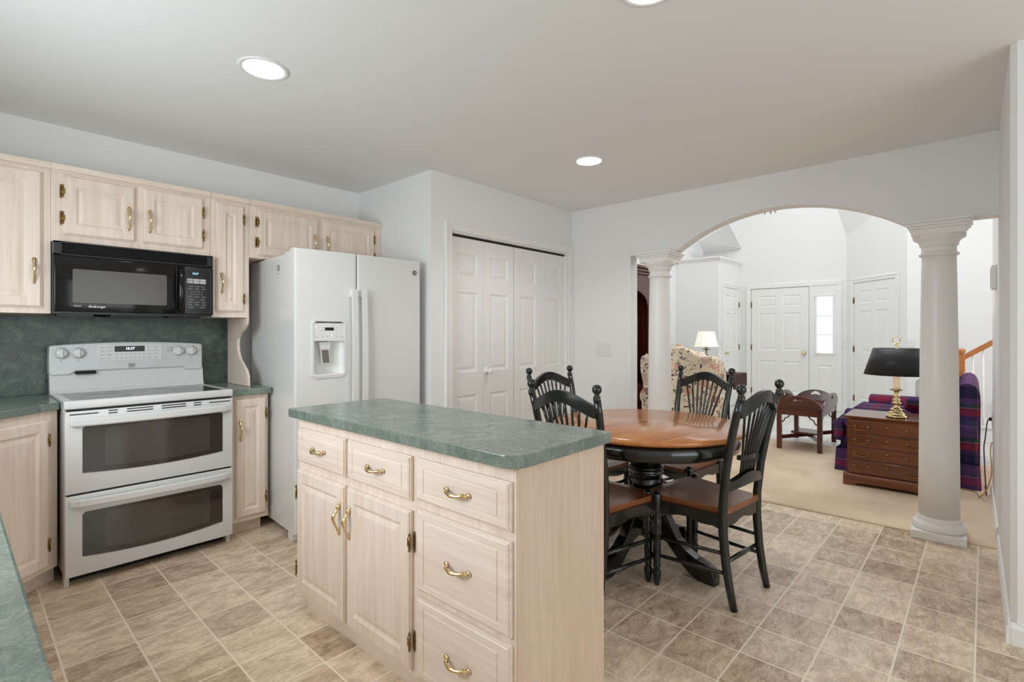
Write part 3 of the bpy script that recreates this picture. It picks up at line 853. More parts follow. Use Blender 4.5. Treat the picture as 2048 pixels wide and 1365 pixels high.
for kx in (0.447, 0.521, 1.018, 1.090):
    m = MB().lathe([(0.0, 0.034), (0.019, 0.034), (0.023, 0.028), (0.026, 0.006), (0.032, 0.004), (0.032, 0)], (0, 0, 0), 28)
    m.M = T(kx, YB, 1.147) @ NEGY
    m = MB(T(kx, YB, 1.147) @ NEGY).lathe([(0.033, 0), (0.033, 0.004), (0.027, 0.006), (0.024, 0.022), (0.02, 0.025), (0.0, 0.026)], (0, 0, 0), 28)
    m.box(-0.006, 0.006, -0.024, 0.024, 0.02, 0.034, 0.003)
    kb = m.build('knob', WHITE2, bg)
    m = MB()
    for i in range(9):
        a = PI * (-0.15 + 1.3 * i / 8)
        m.box(kx + 0.04 * math.cos(a) - 0.0015, kx + 0.04 * math.cos(a) + 0.0015, YB - 0.001, YB + 0.002, 1.147 + 0.038 * math.sin(a) - 0.0012, 1.147 + 0.038 * math.sin(a) + 0.0012)
    m.box(kx - 0.003, kx + 0.003, YB - 0.001, YB + 0.002, 1.100, 1.104)
    m.build('dial_marks', GREY, bg)
label(MB().box(0.508, 0.60, 3.80, 3.83, 1.026, 1.041).build('vent', BLACKM, r), 'black oven vent outlet under the panel')
# doors
def oven_door(z0, z1, wz0, wz1, sag, handle_z, vents):
    m = MB().box(XA, XB, 3.302, 3.345, z0, z1, 0.006, 3)
    d = m.build('oven_door', RANGEW, r)
    w_ = label(arc_window(T(), XA + 0.067, XB - 0.058, wz0, wz1, sag, 3.2995, 3.305).build('window', OVENGL, d), 'dark glass oven window')
    arc_window(T(), XA + 0.155, XB - 0.125, wz0 + 0.026, wz1 - 0.018, sag * 0.7, 3.2985, 3.300).build('window_center', OVENIN, d)
    n = 20; pts = []
    for i in range(n + 1):
        t = i / n
        pts.append((XA + 0.022 + (XB - XA - 0.044) * t, 3.302 - 0.008 - 0.036 * (4 * t * (1 - t)) ** 0.5, handle_z + 0.0 * t))
    MB().sweep(pts, [(-0.020, -0.008), (-0.014, -0.012), (0.012, -0.012), (0.018, -0.006), (0.018, 0.008), (-0.020, 0.008)], (0, 0, 1)).build('handle', RANGEW, d)
    if vents:
        m = MB()
        for a, b, dz in ((0.418, 0.530, (0,)), (0.571, 0.608, (-0.007, 0.006)), (0.648, 0.763, (-0.007, 0.006)), (0.803, 0.919, (-0.007, 0.006)), (0.959, 0.997, (-0.007, 0.006)), (1.038, 1.150, (0,))):
            for z in dz: m.box(a, b, 3.2995, 3.306, 0.857 + z - 0.0022, 0.857 + z + 0.0022)
        m.build('vent_slot', BLACKM, d)
    return d
oven_door(0.462, 0.871, 0.547, 0.797, 0.016, 0.819, True)
oven_door(0.052, 0.453, 0.124, 0.366, 0.022, 0.418, False)
MB().box(XA + 0.01, XB - 0.01, 3.31, 3.345, 0.452, 0.463).build('door_gap', BLACKM, r)
MB().box(XA + 0.01, XB - 0.01, 3.315, 3.347, 0.872, 0.882).build('door_gap', BLACKM, r)

# ------------------------------------------------------------------ microwave
r = thing('microwave', 'black over-the-range microwave with glass door and keypad', 'microwave', (0.745, 3.6, 1.36))
XA, XB, YM = 0.3745, 1.113, 3.472
MB().box(XA + 0.001, XB, YM + 0.022, 3.85, 1.362, 1.732).build('case', BLACK, r)
m = MB()
m.box(XA, XA + 0.036, YM, YM + 0.02, 1.662, 1.734, 0.003).box(XB - 0.034, XB, YM, YM + 0.02, 1.662, 1.734, 0.003)
m.box(XA, XB, YM, YM + 0.02, 1.724, 1.734, 0.003).box(XA, XB, YM, YM + 0.02, 1.662, 1.672, 0.003)
for k in range(6):
    z = 1.676 + k * 0.0079
    m.prism([(YM + 0.012, z + 0.0015), (YM + 0.001, z - 0.001), (YM + 0.0, z + 0.0018), (YM + 0.012, z + 0.004)], 'x', XA + 0.034, XB - 0.032)
MB().box(XA + 0.004, XB - 0.004, YM + 0.019, YM + 0.0215, 1.664, 1.732).build('vent_gap_shade', BLACKM, r)  # matte black sheet puts shade into the gaps between slats
m.build('vent_grille', BLACK, r)
d = MB().box(XA + 0.004, 0.916, YM - 0.004, YM + 0.02, 1.372, 1.658, 0.005, 3).build('door', BGLASS, r)
def round_rect(x0, x1, z0, z1, rr):
    return [(cx + rr * math.cos(math.radians(a0 + 15 * i)), cz + rr * math.sin(math.radians(a0 + 15 * i))) for cx, cz, a0 in ((x1 - rr, z0 + rr, -90), (x1 - rr, z1 - rr, 0), (x0 + rr, z1 - rr, 90), (x0 + rr, z0 + rr, 180)) for i in range(7)]
m = MB().prism(round_rect(0.451, 0.868, 1.420, 1.595, 0.008), 'y', YM - 0.0055, YM); label(m.build('window', MWGL, d), 'grey see-through mesh window')
text('Amana', 0.0155, T(0.4695, YM - 0.0045, 1.403) @ FRONT, 'brand_lettering', LGREY, d, 0.0004, 0.35, 0.72)
text('Radarange', 0.0185, T(0.548, YM - 0.0045, 1.4015) @ FRONT, 'brand_lettering', WHITE2, d, 0.0004, 0.55, 0.92)
pts = [(0.936, YM - 0.004 - 0.034 * math.sin(PI * i / 14) ** 0.6, 1.382 + 0.265 * i / 14) for i in range(15)]
MB().tube(pts, [0.013 + 0.004 * math.sin(PI * i / 14) for i in range(15)], 12, 0.7).box(0.917, 0.955, YM - 0.003, YM + 0.02, 1.372, 1.658, 0.003).build('handle', BGLASS, r)
cp = MB().box(0.956, XB, YM - 0.004, YM + 0.02, 1.372, 1.658, 0.005, 3).build('keypad', BLACK, r)
YK = YM - 0.0046
m = MB(); 
for a, b, c, e in ((0.963, 1.097, 1.645, 1.6455), (0.963, 1.097, 1.385, 1.3855), (0.9625, 0.963, 1.385, 1.645), (1.097, 1.0975, 1.385, 1.645)): m.box(a, b, YK, YK + 0.002, c, e)
m.build('keypad_outline', GREY, cp)
text('10:37', 0.018, T(1.014, YK, 1.617) @ FRONT, 'clock_digits', CLOCKB, cp, 0.0004, 0.15, 0.85)
m = MB()
for i in range(3):
    for z0, z1 in ((1.5735, 1.586), (1.558, 1.5715)): m.box(0.970 + i * 0.0345, 1.0015 + i * 0.0345, YK - 0.001, YK + 0.001, z0, z1)
m.build('preset_key', LGREY, cp)
m = MB()
def keyrow(z, xs, hw_, hh=0.0032):
    for x in xs:
        m.box(x - hw_, x + hw_, YK, YK + 0.001, z - hh, z - hh + 0.0005).box(x - hw_, x + hw_, YK, YK + 0.001, z + hh, z + hh + 0.0005)
        m.box(x - hw_, x - hw_ + 0.0005, YK, YK + 0.001, z - hh, z + hh).box(x + hw_ - 0.0005, x + hw_, YK, YK + 0.001, z - hh, z + hh)
        m.box(x - hw_ * 0.55, x + hw_ * 0.55, YK, YK + 0.001, z - 0.0012, z + 0.0012)
keyrow(1.541, (0.992, 1.026, 1.055), 0.013)
for z in (1.526, 1.478, 1.445, 1.430): keyrow(z, (0.986, 1.023, 1.060), 0.014)
keyrow(1.461, (0.993, 1.052), 0.016); keyrow(1.415, (0.992, 1.052), 0.017)
m.build('key_legend', KEYM, cp)
for row, (z, digs) in enumerate(((1.510, '12345'), (1.494, '67890'))):
    text('  '.join(digs), 0.0115, T(1.022, YK, z) @ FRONT, 'key_digits', KEYM, cp, 0.0003, 0, 1.12)
MB().prism([(0.40, 3.56), (0.55, 3.56), (0.62, 3.66), (0.40, 3.66)], 'z', 1.352, 1.364).box(0.62, 0.86, 3.52, 3.74, 1.352, 1.364, 0.004).box(0.90, 1.07, 3.56, 3.66, 1.352, 1.364, 0.004).build('vent_filter', BLACK, r)

# ------------------------------------------------------------------ refrigerator
FA = math.radians(-4.0)
FM = T(1.398, 2.992, 0, FA)
r = thing('refrigerator', 'white side-by-side refrigerator with ice dispenser and two long handles', 'refrigerator', (1.398, 2.992, 0), FA)
FW, FH = 0.885, 1.772
MB(FM).box(0.006, FW - 0.006, 0.075, 0.80, 0.05, 1.752, 0.006).build('body', WHITE, r)
MB(FM).box(0.02, FW - 0.02, 0.07, 0.12, 0.02, 0.06).box(0.02, 0.06, 0.7, 0.74, 0.0, 0.05).box(FW - 0.06, FW - 0.02, 0.7, 0.74, 0, 0.05).build('base_grille', BLACKM, r)
MB(FM).box(0.008, 0.07, 0.06, 0.13, 0.0, 0.05, 0.006).box(FW - 0.07, FW - 0.008, 0.06, 0.13, 0.0, 0.05, 0.006).build('foot', WHITE2, r)
m = MB(FM)
for a in (0.02, FW - 0.10): m.box(a, a + 0.08, 0.03, 0.20, 1.75, 1.766, 0.004)
m.build('hinge_cover', WHITE2, r)
XS = 0.392
def fdoor(x0, x1, z0, z1, hole=None):
    """contoured door whose front bows out toward the middle of the fridge; hole = (xa, xb, za, zb, depth) cuts a recess"""
    bow = lambda x: -0.012 * 4 * (x / FW) * (1 - x / FW)
    xs = [x0 + 0.010 + (x1 - x0 - 0.020) * i / 12 for i in range(13)]
    zs = [z0 + 0.010, z1 - 0.010]
    if hole:
        xs = sorted([x for x in xs if min(abs(x - hole[0]), abs(x - hole[1])) > 0.012] + [hole[0], hole[1]])
        zs = sorted(zs + [hole[2], hole[3]])
    cols = [(x0, 0.010 + bow(x0)), (x0 + 0.003, 0.003 + bow(x0))] + [(x, bow(x)) for x in xs] + [(x1 - 0.003, 0.003 + bow(x1)), (x1, 0.010 + bow(x1))]
    rows = [(z0, 0.010), (z0 + 0.003, 0.003)] + [(z, 0) for z in zs] + [(z1 - 0.003, 0.003), (z1, 0.010)]
    nc, nr = len(cols), len(rows)
    v = [(x, y + dy, z) for z, dy in rows for x, y in cols]
    f = []
    for j in range(nr - 1):
        for i in range(nc - 1):
            cx, cz = (cols[i][0] + cols[i + 1][0]) / 2, (rows[j][0] + rows[j + 1][0]) / 2
            if hole and hole[0] < cx < hole[1] and hole[2] < cz < hole[3]: continue
            f.append((j * nc + i, j * nc + i + 1, (j + 1) * nc + i + 1, (j + 1) * nc + i))
    k = len(v)
    v += [(x0, 0.066, z0), (x1, 0.066, z0), (x1, 0.066, z1), (x0, 0.066, z1)]
    f += [(k + 1, k, k + 3, k + 2)]
    f += [tuple([k] + [j * nc for j in range(nr)] + [k + 3])[::-1], tuple([k + 1] + [j * nc + nc - 1 for j in range(nr)] + [k + 2])]
    f += [tuple([k] + list(range(nc)) + [k + 1]), tuple([k + 3] + [(nr - 1) * nc + i for i in range(nc)] + [k + 2])[::-1]]
    m = MB(FM).put(v, f, False)
    if hole:
        a, b, c, d, dep = hole
        ya, yb = bow(a), bow(b)
        m.put([(a, ya, c), (b, yb, c), (b, yb, d), (a, ya, d), (a, dep, c), (b, dep, c), (b, dep, d), (a, dep, d)], [(4, 5, 6, 7), (0, 4, 7, 3), (1, 2, 6, 5), (0, 1, 5, 4), (3, 7, 6, 2)])
    return m
dx0, dx1, dz0, dz1 = 0.098, 0.318, 0.985, 1.345
fz = fdoor(0.0, XS - 0.003, 0.055, FH, (dx0 + 0.008, dx1 - 0.008, dz0 + 0.008, dz1 - 0.008, 0.056)).build('freezer_door', WHITE, r)
fr = fdoor(XS + 0.003, FW, 0.055, FH).build('refrigerator_door', WHITE, r)
MB(FM).box(XS - 0.004, XS + 0.004, 0.012, 0.06, 0.06, FH - 0.006).build('gasket', GREY, r)
def fhandle(xc, par):
    m = MB(FM); pts = []
    for i in range(25):
        t = i / 24
        z = 0.62 + 0.915 * t
        pts.append((xc, -0.046 - 0.014 * math.sin(PI * t), z))
    m.sweep(pts, [(-0.017, -0.008), (-0.013, -0.011), (0.013, -0.011), (0.017, -0.008), (0.017, 0.008), (-0.017, 0.008)], (1, 0, 0))
    for z in (0.615, 1.49): m.box(xc - 0.0165, xc + 0.0165, -0.052, -0.005, z, z + 0.05, 0.004)
    return m.build('handle', WHITE, par)
fhandle(XS - 0.034, fz); fhandle(XS + 0.034, fr)
# dispenser: framed recess in the freezer door
n = 12
def rrect(x0, x1, z0, z1, rr, k=4):
    p = []
    for cx, cz, a0 in ((x1 - rr, z0 + rr, -90), (x1 - rr, z1 - rr, 0), (x0 + rr, z1 - rr, 90), (x0 + rr, z0 + rr, 180)):
        for i in range(k + 1):
            a = math.radians(a0 + 90 * i / k); p.append((cx + rr * math.cos(a), cz + rr * math.sin(a)))
    return p
def ringplate(outer, inner, y0, y1, M):
    n = len(outer)
    v = [(p[0], y0, p[1]) for p in outer] + [(p[0], y0, p[1]) for p in inner] + [(p[0], y1, p[1]) for p in outer] + [(p[0], y1, p[1]) for p in inner]
    f = []
    for i in range(n):
        j = (i + 1) % n
        f += [(i, j, n + j, n + i), (2 * n + i, 2 * n + j, j, i), (n + i, n + j, 3 * n + j, 3 * n + i)]
    return MB(M).put(v, f)
dsp = ringplate(rrect(dx0, dx1, dz0, dz1, 0.03), rrect(dx0 + 0.012, dx1 - 0.012, dz0 + 0.012, dz1 - 0.012, 0.022), -0.016, 0.004, FM).build('dispenser_frame', WHITE, fz)
MB(FM).box(dx0 + 0.010, dx1 - 0.010, -0.0135, 0.050, 1.212, 1.322, 0.002).build('dispenser_panel', WHITE2, fz)
m = MB(FM)
xa, xb, za, zb = dx0 + 0.009, dx1 - 0.009, dz0 + 0.009, 1.2125
pts = [(xa + (xb - xa) * i / 16, -0.004 + 0.052 * math.sin(PI * i / 16) ** 0.45) for i in range(17)]
vs_, fs = [], []
for x, y in pts: vs_ += [(x, y, za), (x, y, zb)]
for i in range(16): fs.append((2 * i, 2 * i + 2, 2 * i + 3, 2 * i + 1))
m.put(vs_, fs, True)
m.build('dispenser_recess', WHITE2, fz)
MB(FM).box(xa + 0.004, xb - 0.004, -0.018, 0.03, za, za + 0.014, 0.004).build('drip_tray', WHITE2, fz)
MB(FM).prism([(0.150, 1.205), (0.222, 1.205), (0.216, 1.165), (0.158, 1.165)], 'y', 0.004, 0.045).prism([(0.16, 1.165), (0.215, 1.165), (0.222, 1.07), (0.168, 1.07)], 'y', 0.006, 0.016).build('paddle_frame', WHITE, fz)
label(MB(FM).prism([(0.166, 1.157), (0.208, 1.157), (0.215, 1.077), (0.174, 1.077)], 'y', 0.003, 0.007).build('paddle', base_mat('paddle_grey', hexc(112, 106, 98), 0.35), fz), 'grey dispenser paddle')
label(MB(FM).box(0.178, 0.235, -0.015, -0.012, 1.277, 1.296).build('display', BLACK, fz), 'small dark temperature display')
m = MB(FM)
for a, z in ((0.16, 1.293), (0.16, 1.277), (0.252, 1.293), (0.252, 1.277), (0.125, 1.238), (0.165, 1.240), (0.195, 1.240), (0.255, 1.240), (0.288, 1.238)): m.box(a - 0.004, a + 0.004, -0.0145, -0.012, z - 0.003, z + 0.002)
m.build('key_legend', LGREY, fz)
m = MB(FM).lathe([(0.0028, 0), (0.0028, 0.002)], (0.122, -0.0150, 1.300), 10, True, 'y').lathe([(0.0028, 0), (0.0028, 0.002)], (0.224, -0.0150, 1.247), 10, True, 'y')
m.build('indicator', LEDW, fz)
def badge():
    b = MB(FM @ T(0.832, -0.0065, 1.685) @ NEGY).lathe([(0.018, 0), (0.018, 0.0025), (0.015, 0.003), (0, 0.003)], (0, 0, 0), 28).build('brand_badge', GREY, fr)
    MB(FM @ T(0.832, -0.0095, 1.685) @ NEGY).lathe([(0.0155, 0), (0.0155, 0.0006), (0.0145, 0.0006), (0.0145, 0)], (0, 0, 0), 28).build('badge_mark', LGREY, fr)
    text('GE', 0.016, FM @ T(0.832, -0.0097, 1.685) @ FRONT, 'badge_mark', LGREY, fr, 0.0003, 0.3, 1.0)
badge()
m = MB(FM)
for k in range(5): m.box(0.0045, 0.0065, 0.255 + 0.004 * (k % 2), 0.305 - 0.005 * (k % 3), 1.655 + k * 0.008, 1.659 + k * 0.008)
m.box(0.0045, 0.0065, 0.275, 0.285, 1.632, 1.642)
m.build('side_label', GREY, r)

# ------------------------------------------------------------------ island
r = thing('kitchen_island', 'pale oak kitchen island cabinet with brass pulls, two doors and five drawers', 'cabinet', (1.33, 1.63, 0))
IX0, IX1, IY0, IY1 = 1.10, 1.562, 0.972, 2.315
MB().box(IX0, IX1, IY0, IY1, 0.062, 0.875, 0.0015).box(IX0 + 0.03, IX1 - 0.002, IY0 + 0.018, IY1 - 0.05, 0.0, 0.061).box(IX0 + 0.001, IX1 - 0.001, IY0 + 0.0005, IY0 + 0.018, 0, 0.0615).build('body', OAK_V, r)
OAK_END = wood('oak_end_veneer_shaded', hexc(206, 182, 160), hexc(220, 197, 177), 'z', 0.5, scale=1.6)  # pinkish veneer, its colour also darkened for the shade on this end
label(MB().box(IX0 + 0.004, IX1 - 0.001, IY0 - 0.004, IY0 - 0.0004, 0.0, 0.8755).build('end_panel', OAK_END, r), 'plain pinkish veneer end panel with shade put into its tone')
MB().box(IX0 + 0.018, IX0 + 0.03, IY0 + 0.016, IY1 - 0.055, 0, 0.062).build('toe_kick', OAK_Y, r)
MI = T(IX0 - 0.0195, 0, 0, -PI / 2)      # local x -> -Y ; face toward -X
def iy(a, b): return (-b, -a)
for (ya, yb, za, zb) in ((1.885, 2.29, 0.678, 0.832), (1.450, 1.862, 0.678, 0.832), (0.985, 1.415, 0.690, 0.832), (0.985, 1.415, 0.384, 0.660), (0.985, 1.415, 0.088, 0.360)):
    a, b = iy(ya, yb)
    dw = rdrawer(MI, a, b, za, zb, OAK_Y, r)
    bail(MI @ T((a + b) / 2, -0.0005, (za + zb) / 2), dw)
for (ya, yb, hs, ps) in ((1.885, 2.295, -1, 1), (1.450, 1.868, 1, -1)):
    a, b = iy(ya, yb)
    dr = rdoor(MI, a, b, 0.088, 0.642, OAK_V, r)
    hx = b if hs > 0 else a
    for z in (0.19, 0.535): hinge(T(IX0, 0, 0, -PI / 2) @ T(hx, 0, z), dr, hs)
    pull(MI @ T(b - 0.03 if ps > 0 else a + 0.03, -0.0005, 0.505), dr)
def rc(x, y, cx, cy, rr, a0, k=5):
    return [(cx + rr * math.cos(math.radians(a0 + 90 * i / k)), cy + rr * math.sin(math.radians(a0 + 90 * i / k))) for i in range(k + 1)]
x0, x1, y0, y1 = 1.062, 1.575, 0.944, 2.345
p = rc(0, 0, x0 + 0.06, y0 + 0.06, 0.06, 180) + rc(0, 0, x1 - 0.006, y0 + 0.006, 0.006, 270, 2) + rc(0, 0, x1 - 0.04, y1 - 0.04, 0.04, 0) + rc(0, 0, x0 + 0.012, y1 - 0.012, 0.012, 90)
o = MB().prism(p, 'z', 0.8755, 0.914, 0.0025).build('countertop', GREEN)
tag(o, 'rounded-corner green laminate top lying on the kitchen island', 'countertop')

# ------------------------------------------------------------------ round table
TX, TY, TR = 2.641, 1.363, 0.522
r = thing('dining_table', 'round pedestal dining table with honey wood top and black apron', 'table', (TX, TY, 0), math.radians(-8))
M = T(TX, TY, 0, math.radians(-8))
label(MB(M).lathe([(0, 0.728), (TR - 0.02, 0.728), (TR - 0.006, 0.733), (TR, 0.743), (TR - 0.003, 0.753), (TR - 0.014, 0.760), (0, 0.760)], (0, 0, 0), 96).build('tabletop', TABLEW, r), 'glossy honey wood top')
MB(M).lathe([(TR - 0.065, 0.648), (TR - 0.042, 0.648), (TR - 0.034, 0.654), (TR - 0.034, 0.728), (TR - 0.065, 0.728)], (0, 0, 0), 96).build('apron', DARKPAINT, r)
MB(M).box(-0.42, 0.42, -0.03, 0.03, 0.68, 0.728).box(-0.03, 0.03, -0.42, 0.42, 0.68, 0.728).build('cleat', DARKPAINT, r)
m = MB(M)
m.lathe([(0.0, 0.53), (0.085, 0.53), (0.105, 0.555), (0.105, 0.68), (0, 0.68)], (0, 0, 0), 8, False)
m.lathe([(0.06, 0.14), (0.075, 0.16), (0.075, 0.30), (0.06, 0.31), (0.078, 0.34), (0.095, 0.37), (0.098, 0.41), (0.09, 0.45), (0.082, 0.465), (0.095, 0.478), (0.097, 0.49), (0.085, 0.497), (0.096, 0.512), (0.096, 0.522), (0.08, 0.532)], (0, 0, 0), 36)
m.build('pedestal', DARKPAINT, r)
for k in range(4):
    Mf = M @ Matrix.Rotation(k * PI / 2, 4, 'Z')
    up = [(0.05, 0.31), (0.10, 0.315), (0.14, 0.285), (0.17, 0.235), (0.21, 0.175), (0.26, 0.13), (0.32, 0.105), (0.37, 0.095), (0.405, 0.075), (0.42, 0.04), (0.42, 0.0)]
    lo = [(0.33, 0.0), (0.29, 0.015), (0.24, 0.05), (0.19, 0.10), (0.15, 0.14), (0.10, 0.16), (0.05, 0.165)]
    MB(Mf).prism(up + lo, 'y', -0.03, 0.03, 0.005, 2).build('foot', DARKPAINT, r)

# ------------------------------------------------------------------ dining chairs
def make_chair(loc, rz, lab):
    r = thing('dining_chair', lab, 'chair', loc, rz, 'black spindle-back dining chairs')
    M = WORLD[r.name]
    for sx in (-1, 1):
        # rear post: curved leg, leaning back above the seat
        pts = [(0.170, -0.050, 0.0), (0.170, -0.030, 0.09), (0.171, -0.012, 0.20), (0.173, 0.0, 0.34), (0.175, 0.0, 0.46), (0.181, -0.016, 0.62), (0.188, -0.044, 0.77), (0.195, -0.075, 0.90), (0.199, -0.094, 0.965)]
        m = MB(M)
        m.tube([(sx * a, b, c) for a, b, c in pts], [0.0165, 0.019, 0.020, 0.021, 0.0205, 0.020, 0.019, 0.018, 0.0165], 10)
        top = Vector((sx * 0.1995, -0.097, 0.965))
        m.lathe([(0.0155, -0.01), (0.0165, 0.0), (0.0175, 0.003), (0.0150, 0.007), (0.0175, 0.011), (0.0155, 0.016), (0.0105, 0.022), (0.0115, 0.026), (0.0195, 0.034), (0.0225, 0.045), (0.0205, 0.056), (0.0135, 0.065), (0.0, 0.069)], tuple(top), 14)
        m.build('rear_leg', BLK_L, r)
        # turned front leg
        m = MB(M)
        m.lathe([(0.012, 0.0), (0.017, 0.02), (0.0215, 0.05), (0.022, 0.065), (0.014, 0.085), (0.0185, 0.092), (0.0185, 0.098), (0.017, 0.104), (0.0195, 0.16), (0.020, 0.23), (0.0205, 0.25), (0.0225, 0.255), (0.0205, 0.262), (0.0225, 0.27), (0.019, 0.278), (0.0215, 0.30), (0.0215, 0.325), (0.017, 0.335), (0.020, 0.342), (0.018, 0.35), (0.021, 0.37), (0.023, 0.40), (0.023, 0.452), (0.019, 0.462), (0.0, 0.464)], (sx * 0.223, 0.37, 0), 16)
        m.build('front_leg', BLK_L, r)
    # saddle seat
    n = 12; v, f = [], []
    for j in range(n + 1):
        t = j / n; y = -0.012 + 0.415 * t
        hw_ = 0.165 + 0.055 * t
        for i in range(n + 1):
            s_ = -1 + 2 * i / n
            yy = y + (0.012 * (1 - s_ * s_) if j == n else 0)
            x = hw_ * s_
            if t > 0.86: x = (hw_ - 0.016) * s_
            dip = -0.014 * (1 - (s_ * 0.9) ** 2) * math.sin(PI * min(1, t * 1.05))
            v.append((x, yy, 0.452 + dip - 0.006 * (t > 0.97)))
    k = len(v)
    v += [(a, b, 0.424) for a, b, c in v]
    w_ = n + 1
    for j in range(n):
        for i in range(n):
            a = j * w_ + i
            f.append((a, a + 1, a + w_ + 1, a + w_)); f.append((k + a, k + a + w_, k + a + w_ + 1, k + a + 1))
    for i in range(n):
        f.append((i + 1, i, k + i, k + i + 1)); a = n * w_ + i; f.append((a, a + 1, k + a + 1, k + a))
    for j in range(n):
        a = j * w_; f.append((a, a + w_, k + a + w_, k + a)); a = j * w_ + n; f.append((a + w_, a, k + a, k + a + w_))
    label(MB(M).put(v, f, False).build('seat', SEATW, r), 'brown wooden seat')
    # scalloped aprons under the seat
    def apron(p0, p1, name='apron'):
        d = Vector(p1) - Vector(p0); L = d.length; a = math.atan2(d.y, d.x)
        pts = [(0, 0.424), (L, 0.424), (L, 0.355)]
        for i in range(13):
            t = 1 - i / 12; pts.append((L * t, 0.352 + 0.022 * (math.sin(PI * t) ** 0.5) + 0.006 * math.cos(4 * PI * t)))
        MB(M @ T(p0[0], p0[1], 0, a)).prism(pts, 'y', -0.009, 0.009).build(name, BLK_L, r)
    apron((-0.205, 0.375), (0.205, 0.375)); apron((-0.160, 0.0), (0.160, 0.0)); apron((-0.176, 0.015), (-0.221, 0.355)); apron((0.176, 0.015), (0.221, 0.355))
    # rungs
    for sx in (-1, 1):
        for z in (0.145, 0.235):
            MB(M).tube([(sx * 0.1735, -0.008, z + 0.012), (sx * 0.195, 0.17, z + 0.006), (sx * 0.22, 0.365, z)], [0.0085, 0.0105, 0.0085], 8).build('rung', BLK_L, r)
    MB(M).tube([(-0.22, 0.37, 0.315), (-0.10, 0.37, 0.315), (-0.06, 0.37, 0.315), (0, 0.37, 0.315), (0.06, 0.37, 0.315), (0.10, 0.37, 0.315), (0.22, 0.37, 0.315)], [0.009, 0.012, 0.016, 0.012, 0.016, 0.012, 0.009], 10).build('rung', BLK_L, r)
    MB(M).tube([(-0.172, -0.008, 0.205), (0, -0.008, 0.205), (0.172, -0.008, 0.205)], [0.009, 0.012, 0.009], 8).build('rung', BLK_L, r)
    # back geometry: y of the back plane at height z
    def by(z): return -0.002 - 0.094 * ((z - 0.46) / 0.505) ** 1.35 if z > 0.46 else 0.0
    def rail(zlo, zhi, xw, th, name, zc=0.0, n=28):
        v, f = [], []
        for i in range(n + 1):
            s_ = -1 + 2 * i / n; x = xw(s_)
            a, b = zlo(s_), zhi(s_); cy = -0.018 * (1 - s_ * s_)
            for z, dy in ((a, -th / 2), (a, th / 2), (b, th / 2), (b, -th / 2)):
                v.append((x, by((a + b) / 2) + cy + dy, z))
        for i in range(n):
            for q in range(4):
                q2 = (q + 1) % 4
                f.append((i * 4 + q, (i + 1) * 4 + q, (i + 1) * 4 + q2, i * 4 + q2))
        f += [(0, 1, 2, 3), (n * 4 + 3, n * 4 + 2, n * 4 + 1, n * 4)]
        return MB(M).put(v, f).build(name, BLK_L, r)
    ogee = lambda s_: 0.45 * 0.5 * (1 + math.cos(PI * min(1, abs(s_) * 1.08))) + 0.55 * max(0, 1 - (abs(s_) * 1.08) ** 2)
    rail(lambda s_: 0.880 + 0.060 * ogee(s_), lambda s_: 0.936 + 0.060 * ogee(s_), lambda s_: 0.19 * s_, 0.024, 'crest_rail')
    rail(lambda s_: 0.535 + 0.012 * ogee(s_), lambda s_: 0.578 + 0.026 * ogee(s_ * 1.2 if abs(s_) < 0.8 else 1), lambda s_: 0.176 * s_, 0.026, 'lower_rail')
    rail(lambda s_: 0.668, lambda s_: 0.690, lambda s_: 0.088 * s_, 0.020, 'cross_bar')
    # fan of eight spindles
    for i in range(8):
        q = -1 + 2 * i / 7
        xt, xb = q * 0.138, q * 0.066
        zt_ = 0.886 + 0.060 * ogee(q * 0.138 / 0.19)
        P = []
        for kk in range(7):
            t = kk / 6; z = 0.59 + (zt_ - 0.59) * t
            if t < 0.28: x = xb + (xt - xb) * 0.10 * t / 0.28
            else: x = xb + (xt - xb) * (0.10 + 0.90 * ((t - 0.28) / 0.72))
            P.append((x, by(z) - 0.018 * (1 - (x / 0.19) ** 2) + 0.004, z))
        MB(M).tube(P, [0.0062, 0.0062, 0.006, 0.0065, 0.0065, 0.0062, 0.006], 8).build('spindle', BLK_L, r)
    return r
ch = make_chair((2.572, 0.830, 0), math.radians(-7.5), 'black spindle-back chair standing nearest the white column, its back turned in front of the table')
dup(ch, (2.042, 1.425, 0), math.radians(-94), 'black spindle-back chair tucked between the island and the round table')
dup(ch, (2.765, 2.048, 0), math.radians(174), 'black spindle-back chair at the table in front of the white folding pantry doors')
dup(ch, (3.400, 1.385, 0), math.radians(76), 'black spindle-back chair on the far side of the table, in front of the flowered armchair')

# ------------------------------------------------------------------ living room furniture
# butler's tray table
r = thing('tray_table', 'mahogany tray coffee table with fold-up sides and cut-out handles on the carpet', 'table', (6.44, 1.37, 0.015))
x0, x1, y0, y1 = 6.06, 6.83, 1.155, 1.58
MB().box(x0 - 0.01, x1 + 0.01, y0 - 0.01, y1 + 0.01, 0.455, 0.475, 0.004).build('tray', MAHOG, r)
MB().box(x0, x1, y0, y0 + 0.02, 0.385, 0.455).box(x0, x1, y1 - 0.02, y1, 0.385, 0.455).box(x0, x0 + 0.02, y0, y1, 0.385, 0.455).box(x1 - 0.02, x1, y0, y1, 0.385, 0.455).build('apron', MAHOG, r)
for lx in (x0, x1 - 0.045):
    for ly in (y0, y1 - 0.045):
        MB().box(lx + (-0.002 if lx == x0 else 0.002), lx + 0.045 + (-0.002 if lx == x0 else 0.002), ly + (-0.002 if ly == y0 else 0.002), ly + 0.045 + (-0.002 if ly == y0 else 0.002), 0.015, 0.4545, 0.002).build('leg', MAHOG_Z, r)
def bar(m, p, q, w2, h):
    p, q = Vector(p), Vector(q); d = (q - p); L = d.length; a = math.atan2(d.y, d.x)
    return MB(T(p.x, p.y, p.z, a)).box(0, L, -w2, w2, -h / 2, h / 2)
